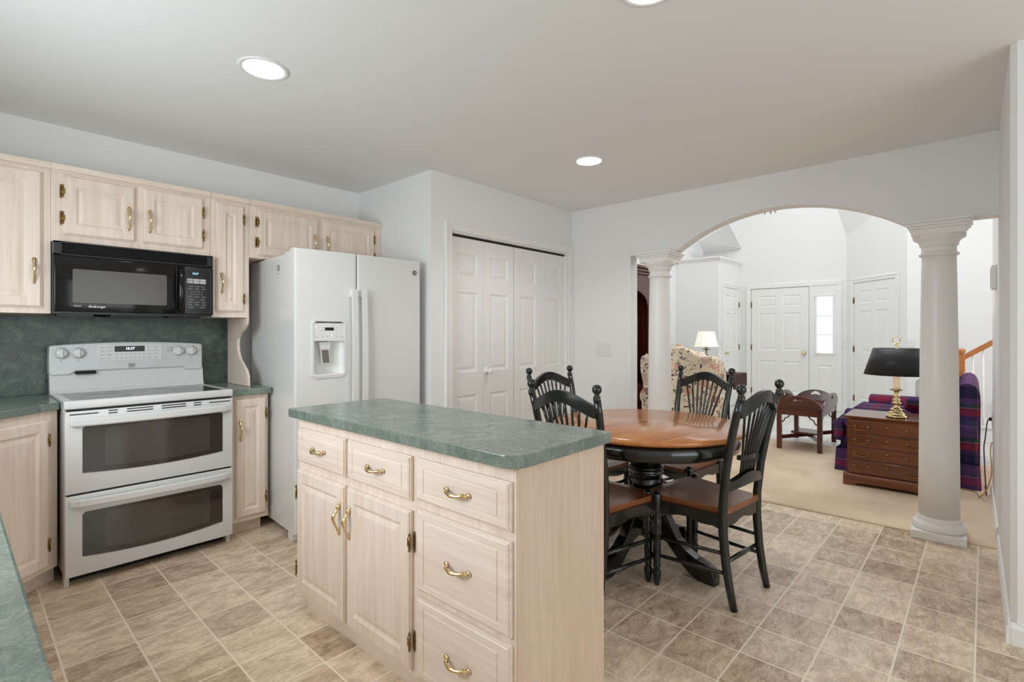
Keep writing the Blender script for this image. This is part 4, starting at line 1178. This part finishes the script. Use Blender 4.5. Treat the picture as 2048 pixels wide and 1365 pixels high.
for p, q in (((x0 + .02, y0 + .02, .135), (x1 - .02, y1 - .02, .135)), ((x0 + .02, y1 - .02, .1351), (x1 - .02, y0 + .02, .1351))):
    bar(None, p, q, 0.01, 0.04).build('stretcher', MAHOG, r)
MB().box(6.30, 6.58, 1.24, 1.50, 0.155, 0.175, 0.003).build('shelf', MAHOG, r)
for lx, sx in ((x0 + 0.045, 1), (x1 - 0.045, -1)):
    for ly in (y0 + 0.008, y1 - 0.02):
        MB().tube([(lx, ly + 0.006, 0.30), (lx + sx * 0.02, ly + 0.006, 0.315), (lx + sx * 0.03, ly + 0.006, 0.345), (lx + sx * 0.06, ly + 0.006, 0.36), (lx + sx * 0.08, ly + 0.006, 0.385)], 0.007, 6).build('bracket', MAHOG, r)
for ly, sy in ((y0 + 0.045, 1), (y1 - 0.045, -1)):
    for lx in (x0 + 0.008, x1 - 0.02):
        MB().tube([(lx + 0.006, ly, 0.30), (lx + 0.006, ly + sy * 0.02, 0.315), (lx + 0.006, ly + sy * 0.03, 0.345), (lx + 0.006, ly + sy * 0.06, 0.36), (lx + 0.006, ly + sy * 0.08, 0.385)], 0.007, 6).build('bracket', MAHOG, r)
def flap(L, H, M):
    """half-oval flap standing on its long side with a hand-hole"""
    n = 32; out = [(-L / 2 + L * i / n, H * (max(0, 1 - (2 * i / n - 1) ** 2)) ** 0.62) for i in range(n + 1)]
    hole = []
    for i in range(n + 1):
        t = -1 + 2 * i / n
        hole.append((t * 0.05, H * 0.55 + 0.018 * (1 - t * t) ** 0.5 + 0.02 * (1 - t * t)))
    low = [(t * 0.05, H * 0.55 + 0.016 * (1 - t * t) - 0.012 * math.sin(min(1, abs(abs(t) - 1) * 4) * PI / 2)) for t in [-1 + 2 * i / n for i in range(n + 1)]]
    th = 0.012; m = MB(M)
    def strip(a, b):
        v = [(p[0], 0, p[1]) for p in a] + [(p[0], 0, p[1]) for p in b] + [(p[0], th, p[1]) for p in a] + [(p[0], th, p[1]) for p in b]
        k = len(a); f = []
        for i in range(k - 1):
            f += [(i, i + 1, k + i + 1, k + i), (2 * k + i + 1, 2 * k + i, 3 * k + i, 3 * k + i + 1), (i + 1, i, 2 * k + i, 2 * k + i + 1), (k + i, k + i + 1, 3 * k + i + 1, 3 * k + i)]
        f += [(0, k, 3 * k, 2 * k), (k - 1, 3 * k - 1, 4 * k - 1, 2 * k - 1)]
        m.put(v, f)
    def at(c, x):
        for i in range(len(c) - 1):
            if c[i][0] <= x <= c[i + 1][0]:
                t = (x - c[i][0]) / max(1e-9, c[i + 1][0] - c[i][0]); return c[i][1] + (c[i + 1][1] - c[i][1]) * t
        return 0
    A = [p for p in out if p[0] <= -0.05] + [(-0.05, at(out, -0.05))]
    strip([(p[0], 0) for p in A], A)
    B_ = [(0.05, at(out, 0.05))] + [p for p in out if p[0] >= 0.05]
    strip([(p[0], 0) for p in B_], B_)
    strip([(p[0], 0) for p in low], low)
    strip(hole, [(p[0], at(out, p[0])) for p in hole])
    return m
tilt = Matrix.Rotation(math.radians(8), 4, 'X')
for M, L, H in ((T(x0 - 0.012, (y0 + y1) / 2, 0.474, -PI / 2), y1 - y0, 0.125), (T(x1 + 0.012, (y0 + y1) / 2, 0.474, PI / 2), y1 - y0, 0.125), (T((x0 + x1) / 2, y0 - 0.012, 0.474), x1 - x0, 0.14), (T((x0 + x1) / 2, y1 + 0.012, 0.474, PI), x1 - x0, 0.14)):
    flap(L, H, M @ tilt).build('flap', MAHOG, r)

# chest of drawers
r = thing('dresser', 'low mahogany four-drawer chest with brass bail handles partly behind the column', 'dresser', (5.25, 0.5, 0.015))
y0, y1, xf = 0.235, 0.771, 5.0
MB().box(xf + 0.012, 5.44, y0, y1, 0.09, 0.555).build('body', DRESS, r)
label(MB().prism([(xf - 0.012, 0.575), (xf - 0.012, 0.582), (5.46, 0.582), (5.46, 0.556), (xf + 0.008, 0.556), (xf, 0.563)], 'y', y0 - 0.02, y1 + 0.022).build('top', DRESS, r), 'polished chest top')
m = MB()
def skirt(a, b):
    n = 14; pts = [(a, 0.095), (b, 0.095), (b, 0.015), (b - 0.08, 0.015), (b - 0.09, 0.03), (b - 0.12, 0.04)]
    pts += [(a + 0.12, 0.04), (a + 0.09, 0.03), (a + 0.08, 0.015), (a, 0.015)]
    return pts
m.prism(skirt(y0 - 0.018, y1 + 0.025), 'x', xf - 0.02, xf + 0.002)
m.prism(skirt(xf, 5.45), 'y', y1 + 0.005, y1 + 0.025).prism(skirt(xf, 5.45), 'y', y0 - 0.018, y0 + 0.002)
m.prism([(xf - 0.02, 0.095), (xf - 0.008, 0.108), (xf + 0.012, 0.112), (xf + 0.012, 0.095)], 'y', y0 - 0.018, y1 + 0.025)
m.box(xf, 5.44, y0, y1, 0.085, 0.095)
m.build('plinth', DRESS, r)
for k, (a, b) in enumerate(((0.443, 0.541), (0.336, 0.431), (0.233, 0.326), (0.116, 0.222))):
    d = MB().box(xf, xf + 0.014, y0 + 0.012, y1 - 0.012, a, b, 0.003).build('drawer', DRESS, r)
    MB().cyl((xf - 0.003, 0.503, (a + b) / 2 + 0.012), 0.012, 0.004, 14, 'x').build('keyhole_plate', ABRASS, d)
    for hy in (0.672, 0.334):
        m = MB(T(xf, hy, (a + b) / 2 + 0.006, -PI / 2))
        pts = [(-0.045, -0.012, 0.0), (-0.046, -0.018, -0.012), (-0.035, -0.02, -0.024), (-0.018, -0.02, -0.022), (-0.012, -0.02, -0.028), (0.012, -0.02, -0.028), (0.018, -0.02, -0.022), (0.035, -0.02, -0.024), (0.046, -0.018, -0.012), (0.045, -0.012, 0)]
        m.tube(pts, 0.0032, 8)
        for sx in (-1, 1): m.lathe([(0.013, 0), (0.013, 0.003), (0.006, 0.006), (0.005, 0.014), (0, 0.016)], (0, 0, 0), 4) if False else m.ball((sx * 0.045, -0.004, 0.0), 0.013, 10, (1, 0.4, 1))
        m.build('handle', ABRASS, d)
# brass candlestick lamp
lx, ly = 5.14, 0.455
r = thing('table_lamp', 'brass candlestick lamp with a black metal shade on the mahogany chest', 'lamp', (lx, ly, 0.582))
M = T(lx, ly, 0.582)
MB(M).lathe([(0, 0), (0.072, 0), (0.074, 0.012), (0.066, 0.022), (0.056, 0.027), (0.058, 0.035), (0.052, 0.043), (0.036, 0.05), (0.042, 0.058), (0.044, 0.066), (0.03, 0.074), (0.022, 0.084), (0.024, 0.095), (0.02, 0.105), (0.034, 0.112), (0.036, 0.118), (0.022, 0.124), (0.028, 0.136), (0.028, 0.145), (0.016, 0.152), (0.024, 0.166), (0.026, 0.176), (0.014, 0.188), (0.016, 0.21), (0.045, 0.222), (0.048, 0.228), (0.02, 0.23), (0, 0.23)], (0, 0, 0), 28).build('base', BRASS, r)
label(MB(M).cyl((0, 0, 0.228), 0.0245, 0.20, 20).build('candle_tube', CREAM, r), 'cream candle sleeve')
m = MB(M).lathe([(0.218, 0.343), (0.217, 0.343), (0.154, 0.555), (0.155, 0.557), (0.157, 0.557), (0.22, 0.345)], (0, 0, 0), 48)
label(m.build('lamp_shade', SHADEB, r), 'black tapered metal shade')
m = MB(M)
for k in range(3):
    a = k * 2 * PI / 3; m.tube([(0, 0, 0.552), (0.154 * math.cos(a), 0.154 * math.sin(a), 0.552)], 0.002, 6)
m.cyl((0, 0, 0.42), 0.005, 0.16, 8).lathe([(0.008, 0.575), (0.008, 0.59), (0.005, 0.595)], (0, 0, 0), 10)
MR = WORLD[r.name] @ Matrix.Rotation(math.radians(-48 + 0), 4, 'Z')
pts = [(0.032 * math.cos(math.radians(120 - 300 * i / 20 - 60)), 0.0, 0.622 + 0.027 * math.sin(math.radians(120 - 300 * i / 20 - 60))) for i in range(21)]
m2 = MB(MR); m2.tube([(0.032 * math.sin(math.radians(-160 + 320 * i / 24 + 0)), 0, 0.622 + 0.027 * -math.cos(math.radians(-160 + 320 * i / 24))) for i in range(25)], 0.0045, 8)
m.v += m2.v; o_ = len(m.v) - len(m2.v); m.f += [tuple(i + o_ for i in f) for f in m2.f]; m.sm += m2.sm
m.build('finial', BRASS, r)
def point(name, loc, power, col, rad=0.03):
    ld = bpy.data.lights.new(name, 'POINT'); ld.energy = power; ld.color = col; ld.shadow_soft_size = rad
    lo = bpy.data.objects.new(name, ld); COL.objects.link(lo); lo.location = loc
    return lo
point('brass_lamp_bulb', (lx, ly, 0.582 + 0.46), 7, (1.0, 0.74, 0.48), 0.03)

# plaid loveseat
r = thing('loveseat', 'plaid purple and red loveseat with skirt behind the chest of drawers', 'sofa', (6.35, 0.45, 0.015))
sx0, sx1, sy0, sy1 = 5.47, 7.15, -0.04, 0.93
MB().box(sx0 + 0.02, sx1 - 0.02, sy0 + 0.03, sy1 - 0.03, 0.05, 0.33, 0.02).build('frame', PLAID, r)
m = MB(); n = 60
loop = []
def skl(x0, x1, y0, y1):
    pts = []
    for a, b, c, d, k in ((x0, y0, x1, y0, 40), (x1, y0, x1, y1, 24), (x1, y1, x0, y1, 40), (x0, y1, x0, y0, 24)):
        for i in range(k): pts.append((a + (c - a) * i / k, b + (d - b) * i / k))
    return pts
P = skl(sx0, sx1, sy0, sy1); k = len(P); v, f = [], []
for i, (x, y) in enumerate(P):
    wv = 0.006 * math.sin(i * 1.3)
    cx, cy = (sx0 + sx1) / 2, (sy0 + sy1) / 2
    ux, uy = (1 if x > cx else -1), (1 if y > cy else -1)
    v += [(x + wv * ux * 0.5, y + wv * uy * 0.5, 0.215), (x + (0.01 + wv) * ux, y + (0.01 + wv) * uy, 0.017)]
for i in range(k):
    j = (i + 1) % k; f.append((2 * i, 2 * i + 1, 2 * j + 1, 2 * j))
m.put(v, f, True).build('skirt', PLAID, r)
for k in range(2):
    a = sx0 + 0.19 + k * 0.655
    m = MB().box(a, a + 0.65, 0.20, 0.95, 0.30, 0.49, 0.05, 4)
    b_ = sx0 - 0.005 if k == 0 else a + 0.3
    m.box(b_, b_ + 0.5, 0.87, 0.952, 0.28, 0.475, 0.035, 4)
    m.build('seat_cushion', PLAID, r)
for a in (sx0 - 0.01, sx1 - 0.20):
    m = MB().box(a + 0.025, a + 0.185, -0.03, 0.86, 0.2, 0.47, 0.03, 3)
    m.lathe([(0.0, 0), (0.08, 0.0), (0.098, 0.012), (0.098, 0.89), (0.08, 0.905), (0, 0.905)], (a + 0.10, -0.035, 0.475), 24, True, 'y')
    m.build('arm', PLAID, r)
m = MB().prism([(-0.045, 0.2), (-0.05, 0.70), (-0.047, 0.76), (-0.036, 0.805), (-0.015, 0.838), (0.015, 0.853), (0.045, 0.853), (0.075, 0.838), (0.10, 0.805), (0.12, 0.75), (0.15, 0.65), (0.20, 0.45), (0.2, 0.2)], 'x', sx0 + 0.05, sx1 - 0.05, 0.012, 3, True)
m.build('backrest', PLAID, r)
for k in range(2):
    a = sx0 + 0.17 + k * 0.67
    MB().box(a, a + 0.66, 0.10, 0.30, 0.46, 0.92, 0.08, 4).build('back_cushion', PLAID, r)
pil = MB(T(5.80, 0.33, 0.585) @ Matrix.Rotation(math.radians(-62), 4, 'X') @ Matrix.Rotation(math.radians(20), 4, 'Z')).box(-0.16, 0.16, -0.045, 0.045, -0.13, 0.13, 0.042, 4).build('throw_pillow', PLAID)
tag(pil, 'small red plaid pillow against the near arm of the plaid loveseat', 'pillow')

# side table with white jar lamp beyond the loveseat
r = thing('end_table', 'dark wood end table past the far arm of the plaid loveseat', 'table', (7.45, 0.43, 0.0))
MB().box(7.25, 7.66, 0.14, 0.73, 0.49, 0.512, 0.004).build('top', DARKT, r)
MB().box(7.27, 7.64, 0.16, 0.71, 0.39, 0.49).build('apron', DARKT, r)
for a in (7.272, 7.603):
    for b in (0.162, 0.673): MB().box(a, a + 0.035, b, b + 0.035, 0, 0.42).build('leg', DARKT, r)
r = thing('table_lamp', 'white patterned porcelain jar lamp on the end table, half hidden by the column', 'lamp', (7.45, 0.385, 0.512))
M = T(7.45, 0.385, 0.512)
MB(M).lathe([(0.0, 0), (0.085, 0), (0.10, 0.015), (0.105, 0.05), (0.105, 0.185), (0.1, 0.195), (0.106, 0.20), (0.085, 0.212), (0.06, 0.232), (0.05, 0.262), (0.03, 0.27), (0.0, 0.272)], (0, 0, 0), 10, False).build('base', PORC, r)
MB(M).cyl((0, 0, 0.27), 0.008, 0.3, 8).build('stem', BRASS, r)
MB(M).lathe([(0.165, 0.30), (0.163, 0.30), (0.105, 0.565), (0.107, 0.567)], (0, 0, 0), 32).build('lamp_shade', base_mat('white_shade', hexc(238, 236, 230), 0.8), r)

# wing chairs
def wing_chair(loc, rz, lab):
    r = thing('wing_chair', lab, 'armchair', loc, rz, 'flowered wing armchairs')
    M = WORLD[r.name] @ Matrix.Diagonal((0.89, 1, 1, 1))
    half = [(0.30, 0.16), (0.315, 0.40), (0.37, 0.66), (0.415, 0.86), (0.42, 0.96), (0.40, 1.005), (0.36, 1.02), (0.27, 1.02), (0.20, 1.045), (0.10, 1.10), (0.0, 1.115)]
    poly = [(a, z) for a, z in half] + [(-a, z) for a, z in half[-2::-1]]
    MB(M).prism(poly, 'y', -0.07, 0.08, 0.03, 3).build('backrest', FLORAL, r)
    for sx in (-1, 1):
        pts = [(0.0, 0.50), (0.30, 0.56), (0.33, 0.66), (0.30, 0.84), (0.22, 0.96), (0.10, 1.01), (0.0, 1.01)]
        m = MB(M @ T(sx * 0.36, 0.03, 0, math.radians(-sx * 12)))
        m.prism(pts, 'x', -0.05, 0.05, 0.03, 3).build('wing', FLORAL, r)
        m = MB(M)
        m.box(sx * 0.36 - 0.07, sx * 0.36 + 0.07, 0.02, 0.68, 0.17, 0.58, 0.03, 3)
        m.lathe([(0, 0), (0.075, 0), (0.09, 0.02), (0.09, 0.62), (0.075, 0.64), (0, 0.64)], (sx * 0.375, 0.06, 0.58), 20, True, 'y')
        m.build('arm', FLORAL, r)
    MB(M).box(-0.30, 0.30, 0.03, 0.68, 0.17, 0.36, 0.02, 3).build('frame', FLORAL, r)
    MB(M).box(-0.285, 0.285, 0.06, 0.74, 0.35, 0.50, 0.05, 4).build('seat_cushion', FLORAL, r)
    for a in (-0.26, 0.26):
        for b in (0.0, 0.62):
            MB(M).tube([(a, b, 0.0), (a * 1.02, b + 0.01, 0.09), (a, b + 0.02, 0.20)], [0.016, 0.022, 0.03], 8).build('leg', MAHOG_Z, r)
    return r
wc = wing_chair((4.974, 2.215, 0.015), math.radians(-78), 'flowered wing armchair seen from behind, beside the left column and round table')
dup(wc, (6.70, 3.034, 0.0), math.radians(118), 'flowered wing armchair facing the room beside the white-shaded lamp, with pale blue pillow')
o = MB(T(6.53, 2.955, 0.74) @ Matrix.Rotation(math.radians(118), 4, 'Z') @ Matrix.Rotation(math.radians(-14), 4, 'X')).box(-0.2, 0.2, -0.05, 0.05, -0.2, 0.24, 0.045, 4).build('throw_pillow', PILLOWB)
tag(o, 'pale blue pillow standing in the far flowered armchair', 'pillow')

# drop-leaf table with white lamp
r = thing('drop_leaf_table', 'dark cherry drop-leaf side table with a brass-knobbed drawer under the white lamp', 'table', (7.72, 2.86, 0.0))
MB().box(7.45, 8.0, 2.52, 3.20, 0.655, 0.675, 0.004).build('top', DARKT, r)
MB().box(7.49, 7.96, 2.57, 3.15, 0.53, 0.655).build('apron', DARKT, r)
for yy, sgn in ((2.495, 1), (3.205, 1)):
    MB().prism([(7.45, 0.672), (8.0, 0.672), (8.0, 0.50), (7.96, 0.46), (7.49, 0.46), (7.45, 0.50)], 'y', yy, yy + 0.02).build('drop_leaf', DARKT, r)
for a in (7.49, 7.925):
    for b in (2.57, 3.115): MB().tube([(a + 0.018, b + 0.018, 0.0), (a + 0.018, b + 0.018, 0.54)], [0.012, 0.02], 8).build('leg', DARKT, r)
d = MB().box(7.478, 7.49, 2.62, 3.10, 0.55, 0.64, 0.003).build('drawer', DARKT, r)
for ky in (2.72, 3.02): MB().ball((7.468, ky, 0.61), 0.014, 10).build('knob', BRASS, d)
r = thing('table_lamp', 'lit lamp with cream fabric shade on the drop-leaf table', 'lamp', (7.70, 2.985, 0.675))
M = T(7.70, 2.985, 0.675)
MB(M).lathe([(0, 0), (0.075, 0), (0.08, 0.015), (0.05, 0.03), (0.025, 0.05), (0.02, 0.09), (0.045, 0.13), (0.05, 0.16), (0.03, 0.2), (0.016, 0.22), (0.02, 0.25), (0.035, 0.27), (0.014, 0.285), (0.012, 0.33), (0.06, 0.345), (0.06, 0.352), (0.012, 0.36), (0.03, 0.385), (0.012, 0.40), (0, 0.40)], (0, 0, 0), 20).build('base', base_mat('aged_nickel', hexc(170, 166, 146), 0.3, 1.0), r)
label(MB(M).lathe([(0.185, 0.385), (0.183, 0.385), (0.123, 0.61), (0.125, 0.612)], (0, 0, 0), 8, False).build('lamp_shade', SHADEW, r), 'glowing cream panelled shade')
m = MB(M).ball((0, 0, 0.635), 0.01, 8).cyl((0, 0, 0.40), 0.004, 0.23, 8)
m.build('finial', BRASS, r)
point('cream_lamp_bulb', (7.70, 2.985, 1.18), 10, (1.0, 0.93, 0.75), 0.04)

# armoire with television
r = thing('armoire', 'tall dark mahogany armoire with arched opening seen past the left column', 'armoire', (5.85, 3.55, 0.015))
ax0, ax1, ay = 5.25, 6.46, 3.27
MB().box(ax0, ax0 + 0.06, ay, 3.84, 0.015, 2.0).box(ax1 - 0.06, ax1, ay, 3.84, 0.015, 2.0).box(ax0, ax1, 3.80, 3.84, 0.015, 2.0).box(ax0, ax1, ay, 3.84, 0.55, 0.60).box(ax0, ax1, ay, 3.84, 0.015, 0.10).box(ax0, ax1, ay, 3.84, 1.95, 2.0).build('body', MAHOG_Z, r)
arch_ = [(ax0 + 0.10 + (ax1 - ax0 - 0.2) * i / 24, 1.62 + 0.22 * (1 - (2 * i / 24 - 1) ** 2) ** 0.5) for i in range(25)]
m = MB()
v = [(p[0], ay - 0.02, p[1]) for p in arch_] + [(p[0], ay - 0.02, 2.0) for p in arch_] + [(p[0], ay, p[1]) for p in arch_] + [(p[0], ay, 2.0) for p in arch_]
f = []
for i in range(24): f += [(i, i + 1, 26 + i, 25 + i), (i + 1, i, 50 + i, 51 + i)]
m.put(v, f).box(ax0, ax0 + 0.10, ay - 0.02, ay, 0.6, 2.0).box(ax1 - 0.10, ax1, ay - 0.02, ay, 0.6, 2.0)
m.build('face_frame', MAHOG_Z, r)
m = MB()
for k, (dz, pr_) in enumerate(((2.0, 0.02), (2.035, 0.05), (2.07, 0.075), (2.11, 0.10))):
    m.box(ax0 - pr_, ax1 + pr_ * 0.3, ay - pr_, 3.84, dz, dz + 0.034, 0.006)
m.build('cornice', MAHOG, r)
for a, b in ((ax0 + 0.02, (ax0 + ax1) / 2 - 0.003), ((ax0 + ax1) / 2 + 0.003, ax1 - 0.02)):
    MB(T(0, ay - 0.022, 0)).panel_slab(a, b, 0.11, 0.585, 0.02, [(a + 0.07, b - 0.07, 0.18, 0.52)], RP).build('door', MAHOG_Z, r)
r = thing('television', 'dark screen television inside the tall armoire', 'television', (5.86, 3.5, 0.6))
MB().box(5.42, 6.30, 3.36, 3.72, 0.62, 1.52, 0.01).box(5.5, 6.2, 3.4, 3.7, 0.6, 0.62).build('case', base_mat('tv_plastic', hexc(30, 27, 27), 0.4), r)
MB().box(5.49, 6.23, 3.352, 3.362, 0.78, 1.46, 0.003).build('screen', base_mat('tv_screen', hexc(24, 21, 22), 0.15), r)

# ------------------------------------------------------------------ stairs
r = thing('staircase', 'white staircase with honey oak handrail and newel behind the plaid loveseat', 'staircase', (8.4, -0.2, 0))
m = MB(); treads = MB()
nst = 10
for k in range(nst):
    ya = 0.06 - 0.262 * k; yb = 0.06 - 0.262 * (k + 1)
    m.box(8.02, 8.815, yb, ya, 0, 0.19 * (k + 1) - 0.025)
    treads.box(8.0, 8.815, yb, ya + 0.025, 0.19 * (k + 1) - 0.025, 0.19 * (k + 1), 0.004)
m.prism([(0.10, 0), (0.10, 0.10), (-2.56, 0.10), (-2.56, 0)], 'x', 8.006, 8.02)
m.build('stringer', TRIM, r); treads.build('tread', TRIM, r)
MB(T(8.03, 0.10, 0)).box(-0.035, 0.035, -0.035, 0.035, 0, 0.42).lathe([(0.034, 0.42), (0.038, 0.44), (0.022, 0.47), (0.03, 0.55), (0.034, 0.62), (0.024, 0.72), (0.034, 0.76), (0.02, 0.785), (0.034, 0.80)], (0, 0, 0), 20).box(-0.036, 0.036, -0.036, 0.036, 0.80, 1.0, 0.004).lathe([(0.03, 1.0), (0.02, 1.012), (0.034, 1.03), (0.042, 1.05), (0.04, 1.068), (0.026, 1.08), (0, 1.086)], (0, 0, 0), 20).build('newel_post', HONEY, r)
MB().sweep([(8.03, 0.09, 0.965), (8.03, -0.18, 1.158), (8.03, -2.5, 2.84)], [(-0.03, -0.03), (-0.022, 0.026), (0.022, 0.026), (0.03, -0.03)], (1, 0, 0)).build('handrail', HONEY, r)
for k in range(24):
    y = -0.005 - 0.087 * k
    zb = 0.19 * (int((0.06 - y) / 0.262) + 1); zt2 = 0.965 + (0.09 - y) * 0.715 - 0.02
    MB(T(8.03, y, 0)).lathe([(0.014, zb), (0.016, zb + 0.12), (0.009, zb + 0.15), (0.014, zb + 0.25), (0.008, zt2)], (0, 0, 0), 10).build('baluster', TRIM, r)

# ------------------------------------------------------------------ small wall things, cords, lamps in the ceiling
def switch(lab, M, n, name='light_switch', w1=0.046):
    wv = 0.07 + (n - 1) * w1
    r = thing(name, lab, 'switch', tuple(M.translation), 0)
    WORLD[r.name] = T(*M.translation)
    MB(M).box(-wv / 2, wv / 2, -0.006, 0, -0.058, 0.058, 0.003).build('plate', WHITE2, r)
    for i in range(n):
        x = (i - (n - 1) / 2) * w1
        MB(M).box(x - 0.005, x + 0.005, -0.012, -0.004, -0.010, 0.012, 0.002).build('toggle', WHITE2, r)
    return r
switch('triple white switch plate on the wall between the pantry doors and the left column', T(4.10, 2.545, 1.108, -PI / 2), 3)
switch('double white switch plate on the wall right of the front door window', T(9.65, 1.53, 1.08, -PI / 2), 2)
switch('single white switch plate on the wall left of the narrow closet door', T(8.68, 3.12, 1.11), 1)
switch('single white switch plate on the wall right of the angled closet door', T(8.82, 0.62, 1.13, -PI / 2), 1)
# chime box, outlet, cords on the right wall
r = thing('door_chime', 'white louvred door chime box high on the right wall beyond the column', 'chime', (4.55, -0.115, 1.62))
m = MB().box(4.45, 4.65, -0.115, -0.090, 1.545, 1.695, 0.005)
for k in range(6): m.box(4.465 + k * 0.03, 4.482 + k * 0.03, -0.091, -0.086, 1.56, 1.68)
m.build('cover', WHITE2, r)
r = thing('wall_outlet', 'white wall outlet with plugged cords low on the wall right of the loveseat', 'outlet', (5.28, -0.115, 0.61))
MB(T(5.28, -0.115, 0.61, PI)).box(-0.036, 0.036, -0.006, 0, -0.058, 0.058, 0.003).build('plate', WHITE2, r)
label(MB().box(5.268, 5.292, -0.110, -0.092, 0.60, 0.625, 0.004).build('plug', CORDB, r), 'black plug')
def smooth_pts(P, k=6):
    out = []
    for i in range(len(P) - 1):
        p0, p1, p2, p3 = [Vector(P[max(0, min(len(P) - 1, j))]) for j in (i - 1, i, i + 1, i + 2)]
        for s_ in range(k):
            t = s_ / k
            out.append(0.5 * ((2 * p1) + (-p0 + p2) * t + (2 * p0 - 5 * p1 + 4 * p2 - p3) * t * t + (-p0 + 3 * p1 - 3 * p2 + p3) * t ** 3))
    out.append(Vector(P[-1])); return out
o = MB().tube(smooth_pts([(5.285, -0.094, 0.612), (5.3, -0.085, 0.592), (5.3, -0.077, 0.519), (5.3, -0.071, 0.45), (5.3, -0.065, 0.392), (5.31, -0.068, 0.28), (5.33, -0.075, 0.10), (5.37, -0.08, 0.02), (5.7, -0.08, 0.020)]), 0.004, 6).build('power_cord', CORDB)
tag(o, 'thin black cord hanging from the outlet behind the loveseat', 'cord')
o = MB().tube(smooth_pts([(5.1, -0.1115, 0.467), (5.1, -0.103, 0.457), (5.1, -0.097, 0.394), (5.1, -0.103, 0.304), (5.1, -0.10, 0.213), (5.15, -0.075, 0.10), (5.25, -0.04, 0.021), (5.40, -0.015, 0.020), (5.44, 0.10, 0.020)]), 0.004, 6).build('extension_cord', CORDT)
tag(o, 'tan extension cord drooping to the carpet beside the loveseat skirt', 'cord')
o = MB().tube(smooth_pts([(5.46, 0.18, 0.020), (5.36, 0.12, 0.020), (5.28, 0.075, 0.020), (5.30, 0.12, 0.020), (5.40, 0.18, 0.020), (5.47, 0.22, 0.020)]), 0.0035, 6).build('lamp_cord', CORDB)
tag(o, 'short dark cord loop on the carpet behind the right column', 'cord')

def can_light(x, y, lab, power):
    r = thing('ceiling_light', lab, 'ceiling light', (x, y, 2.44), 0, 'recessed ceiling lights')
    M = T(x, y, 2.44)
    MB(M).lathe([(0.105, 0.0), (0.105, -0.003), (0.098, -0.006), (0.084, -0.004), (0.082, 0.0)], (0, 0, 0), 40).build('trim_ring', WHITE2, r)
    MB(M).lathe([(0.083, -0.001), (0.083, -0.003), (0, -0.003)], (0, 0, 0), 40).build('lens', LENS, r)
    ld = bpy.data.lights.new('can_lamp', 'SPOT'); ld.energy = power; ld.color = (1.0, 0.985, 0.955); ld.spot_size = math.radians(140); ld.spot_blend = 0.6; ld.shadow_soft_size = 0.07
    lo = bpy.data.objects.new('can_lamp', ld); COL.objects.link(lo); lo.location = (x, y, 2.425)
can_light(0.957, 2.350, 'round recessed ceiling light above the floor in front of the range', 21)
can_light(2.957, 1.951, 'round recessed ceiling light above the far side of the round table', 25)
can_light(1.609, 0.820, 'round recessed ceiling light at the top picture edge above the island', 8)

# crystal chandelier high in the entry
ch_x, ch_y, ch_z = 7.3, 2.0, 3.02
r = thing('chandelier', 'small crystal chandelier glinting high behind the top of the arch', 'chandelier', (ch_x, ch_y, 5.2))
M = T(ch_x, ch_y, -0.15)
MB(M).cyl((0, 0, 3.35), 0.006, 1.98, 8).lathe([(0.06, 5.35), (0.05, 5.32), (0.01, 5.31)], (0, 0, 0), 16).build('chain', BRASS, r)
MB(M).lathe([(0.02, 3.05), (0.14, 3.16), (0.15, 3.18), (0.14, 3.20), (0.03, 3.36)], (0, 0, 0), 16).build('frame', BRASS, r)
for k in range(14):
    a = 2 * PI * k / 14; rr = 0.13 if k % 2 else 0.08
    MB(M @ T(rr * math.cos(a), rr * math.sin(a), 0)).lathe([(0, 2.99 + 0.05 * (k % 2)), (0.018, 3.03 + 0.05 * (k % 2)), (0.008, 3.07 + 0.05 * (k % 2)), (0, 3.09 + 0.07 * (k % 2))], (0, 0, 0), 6, False).build('crystal', CRYSTAL, r)
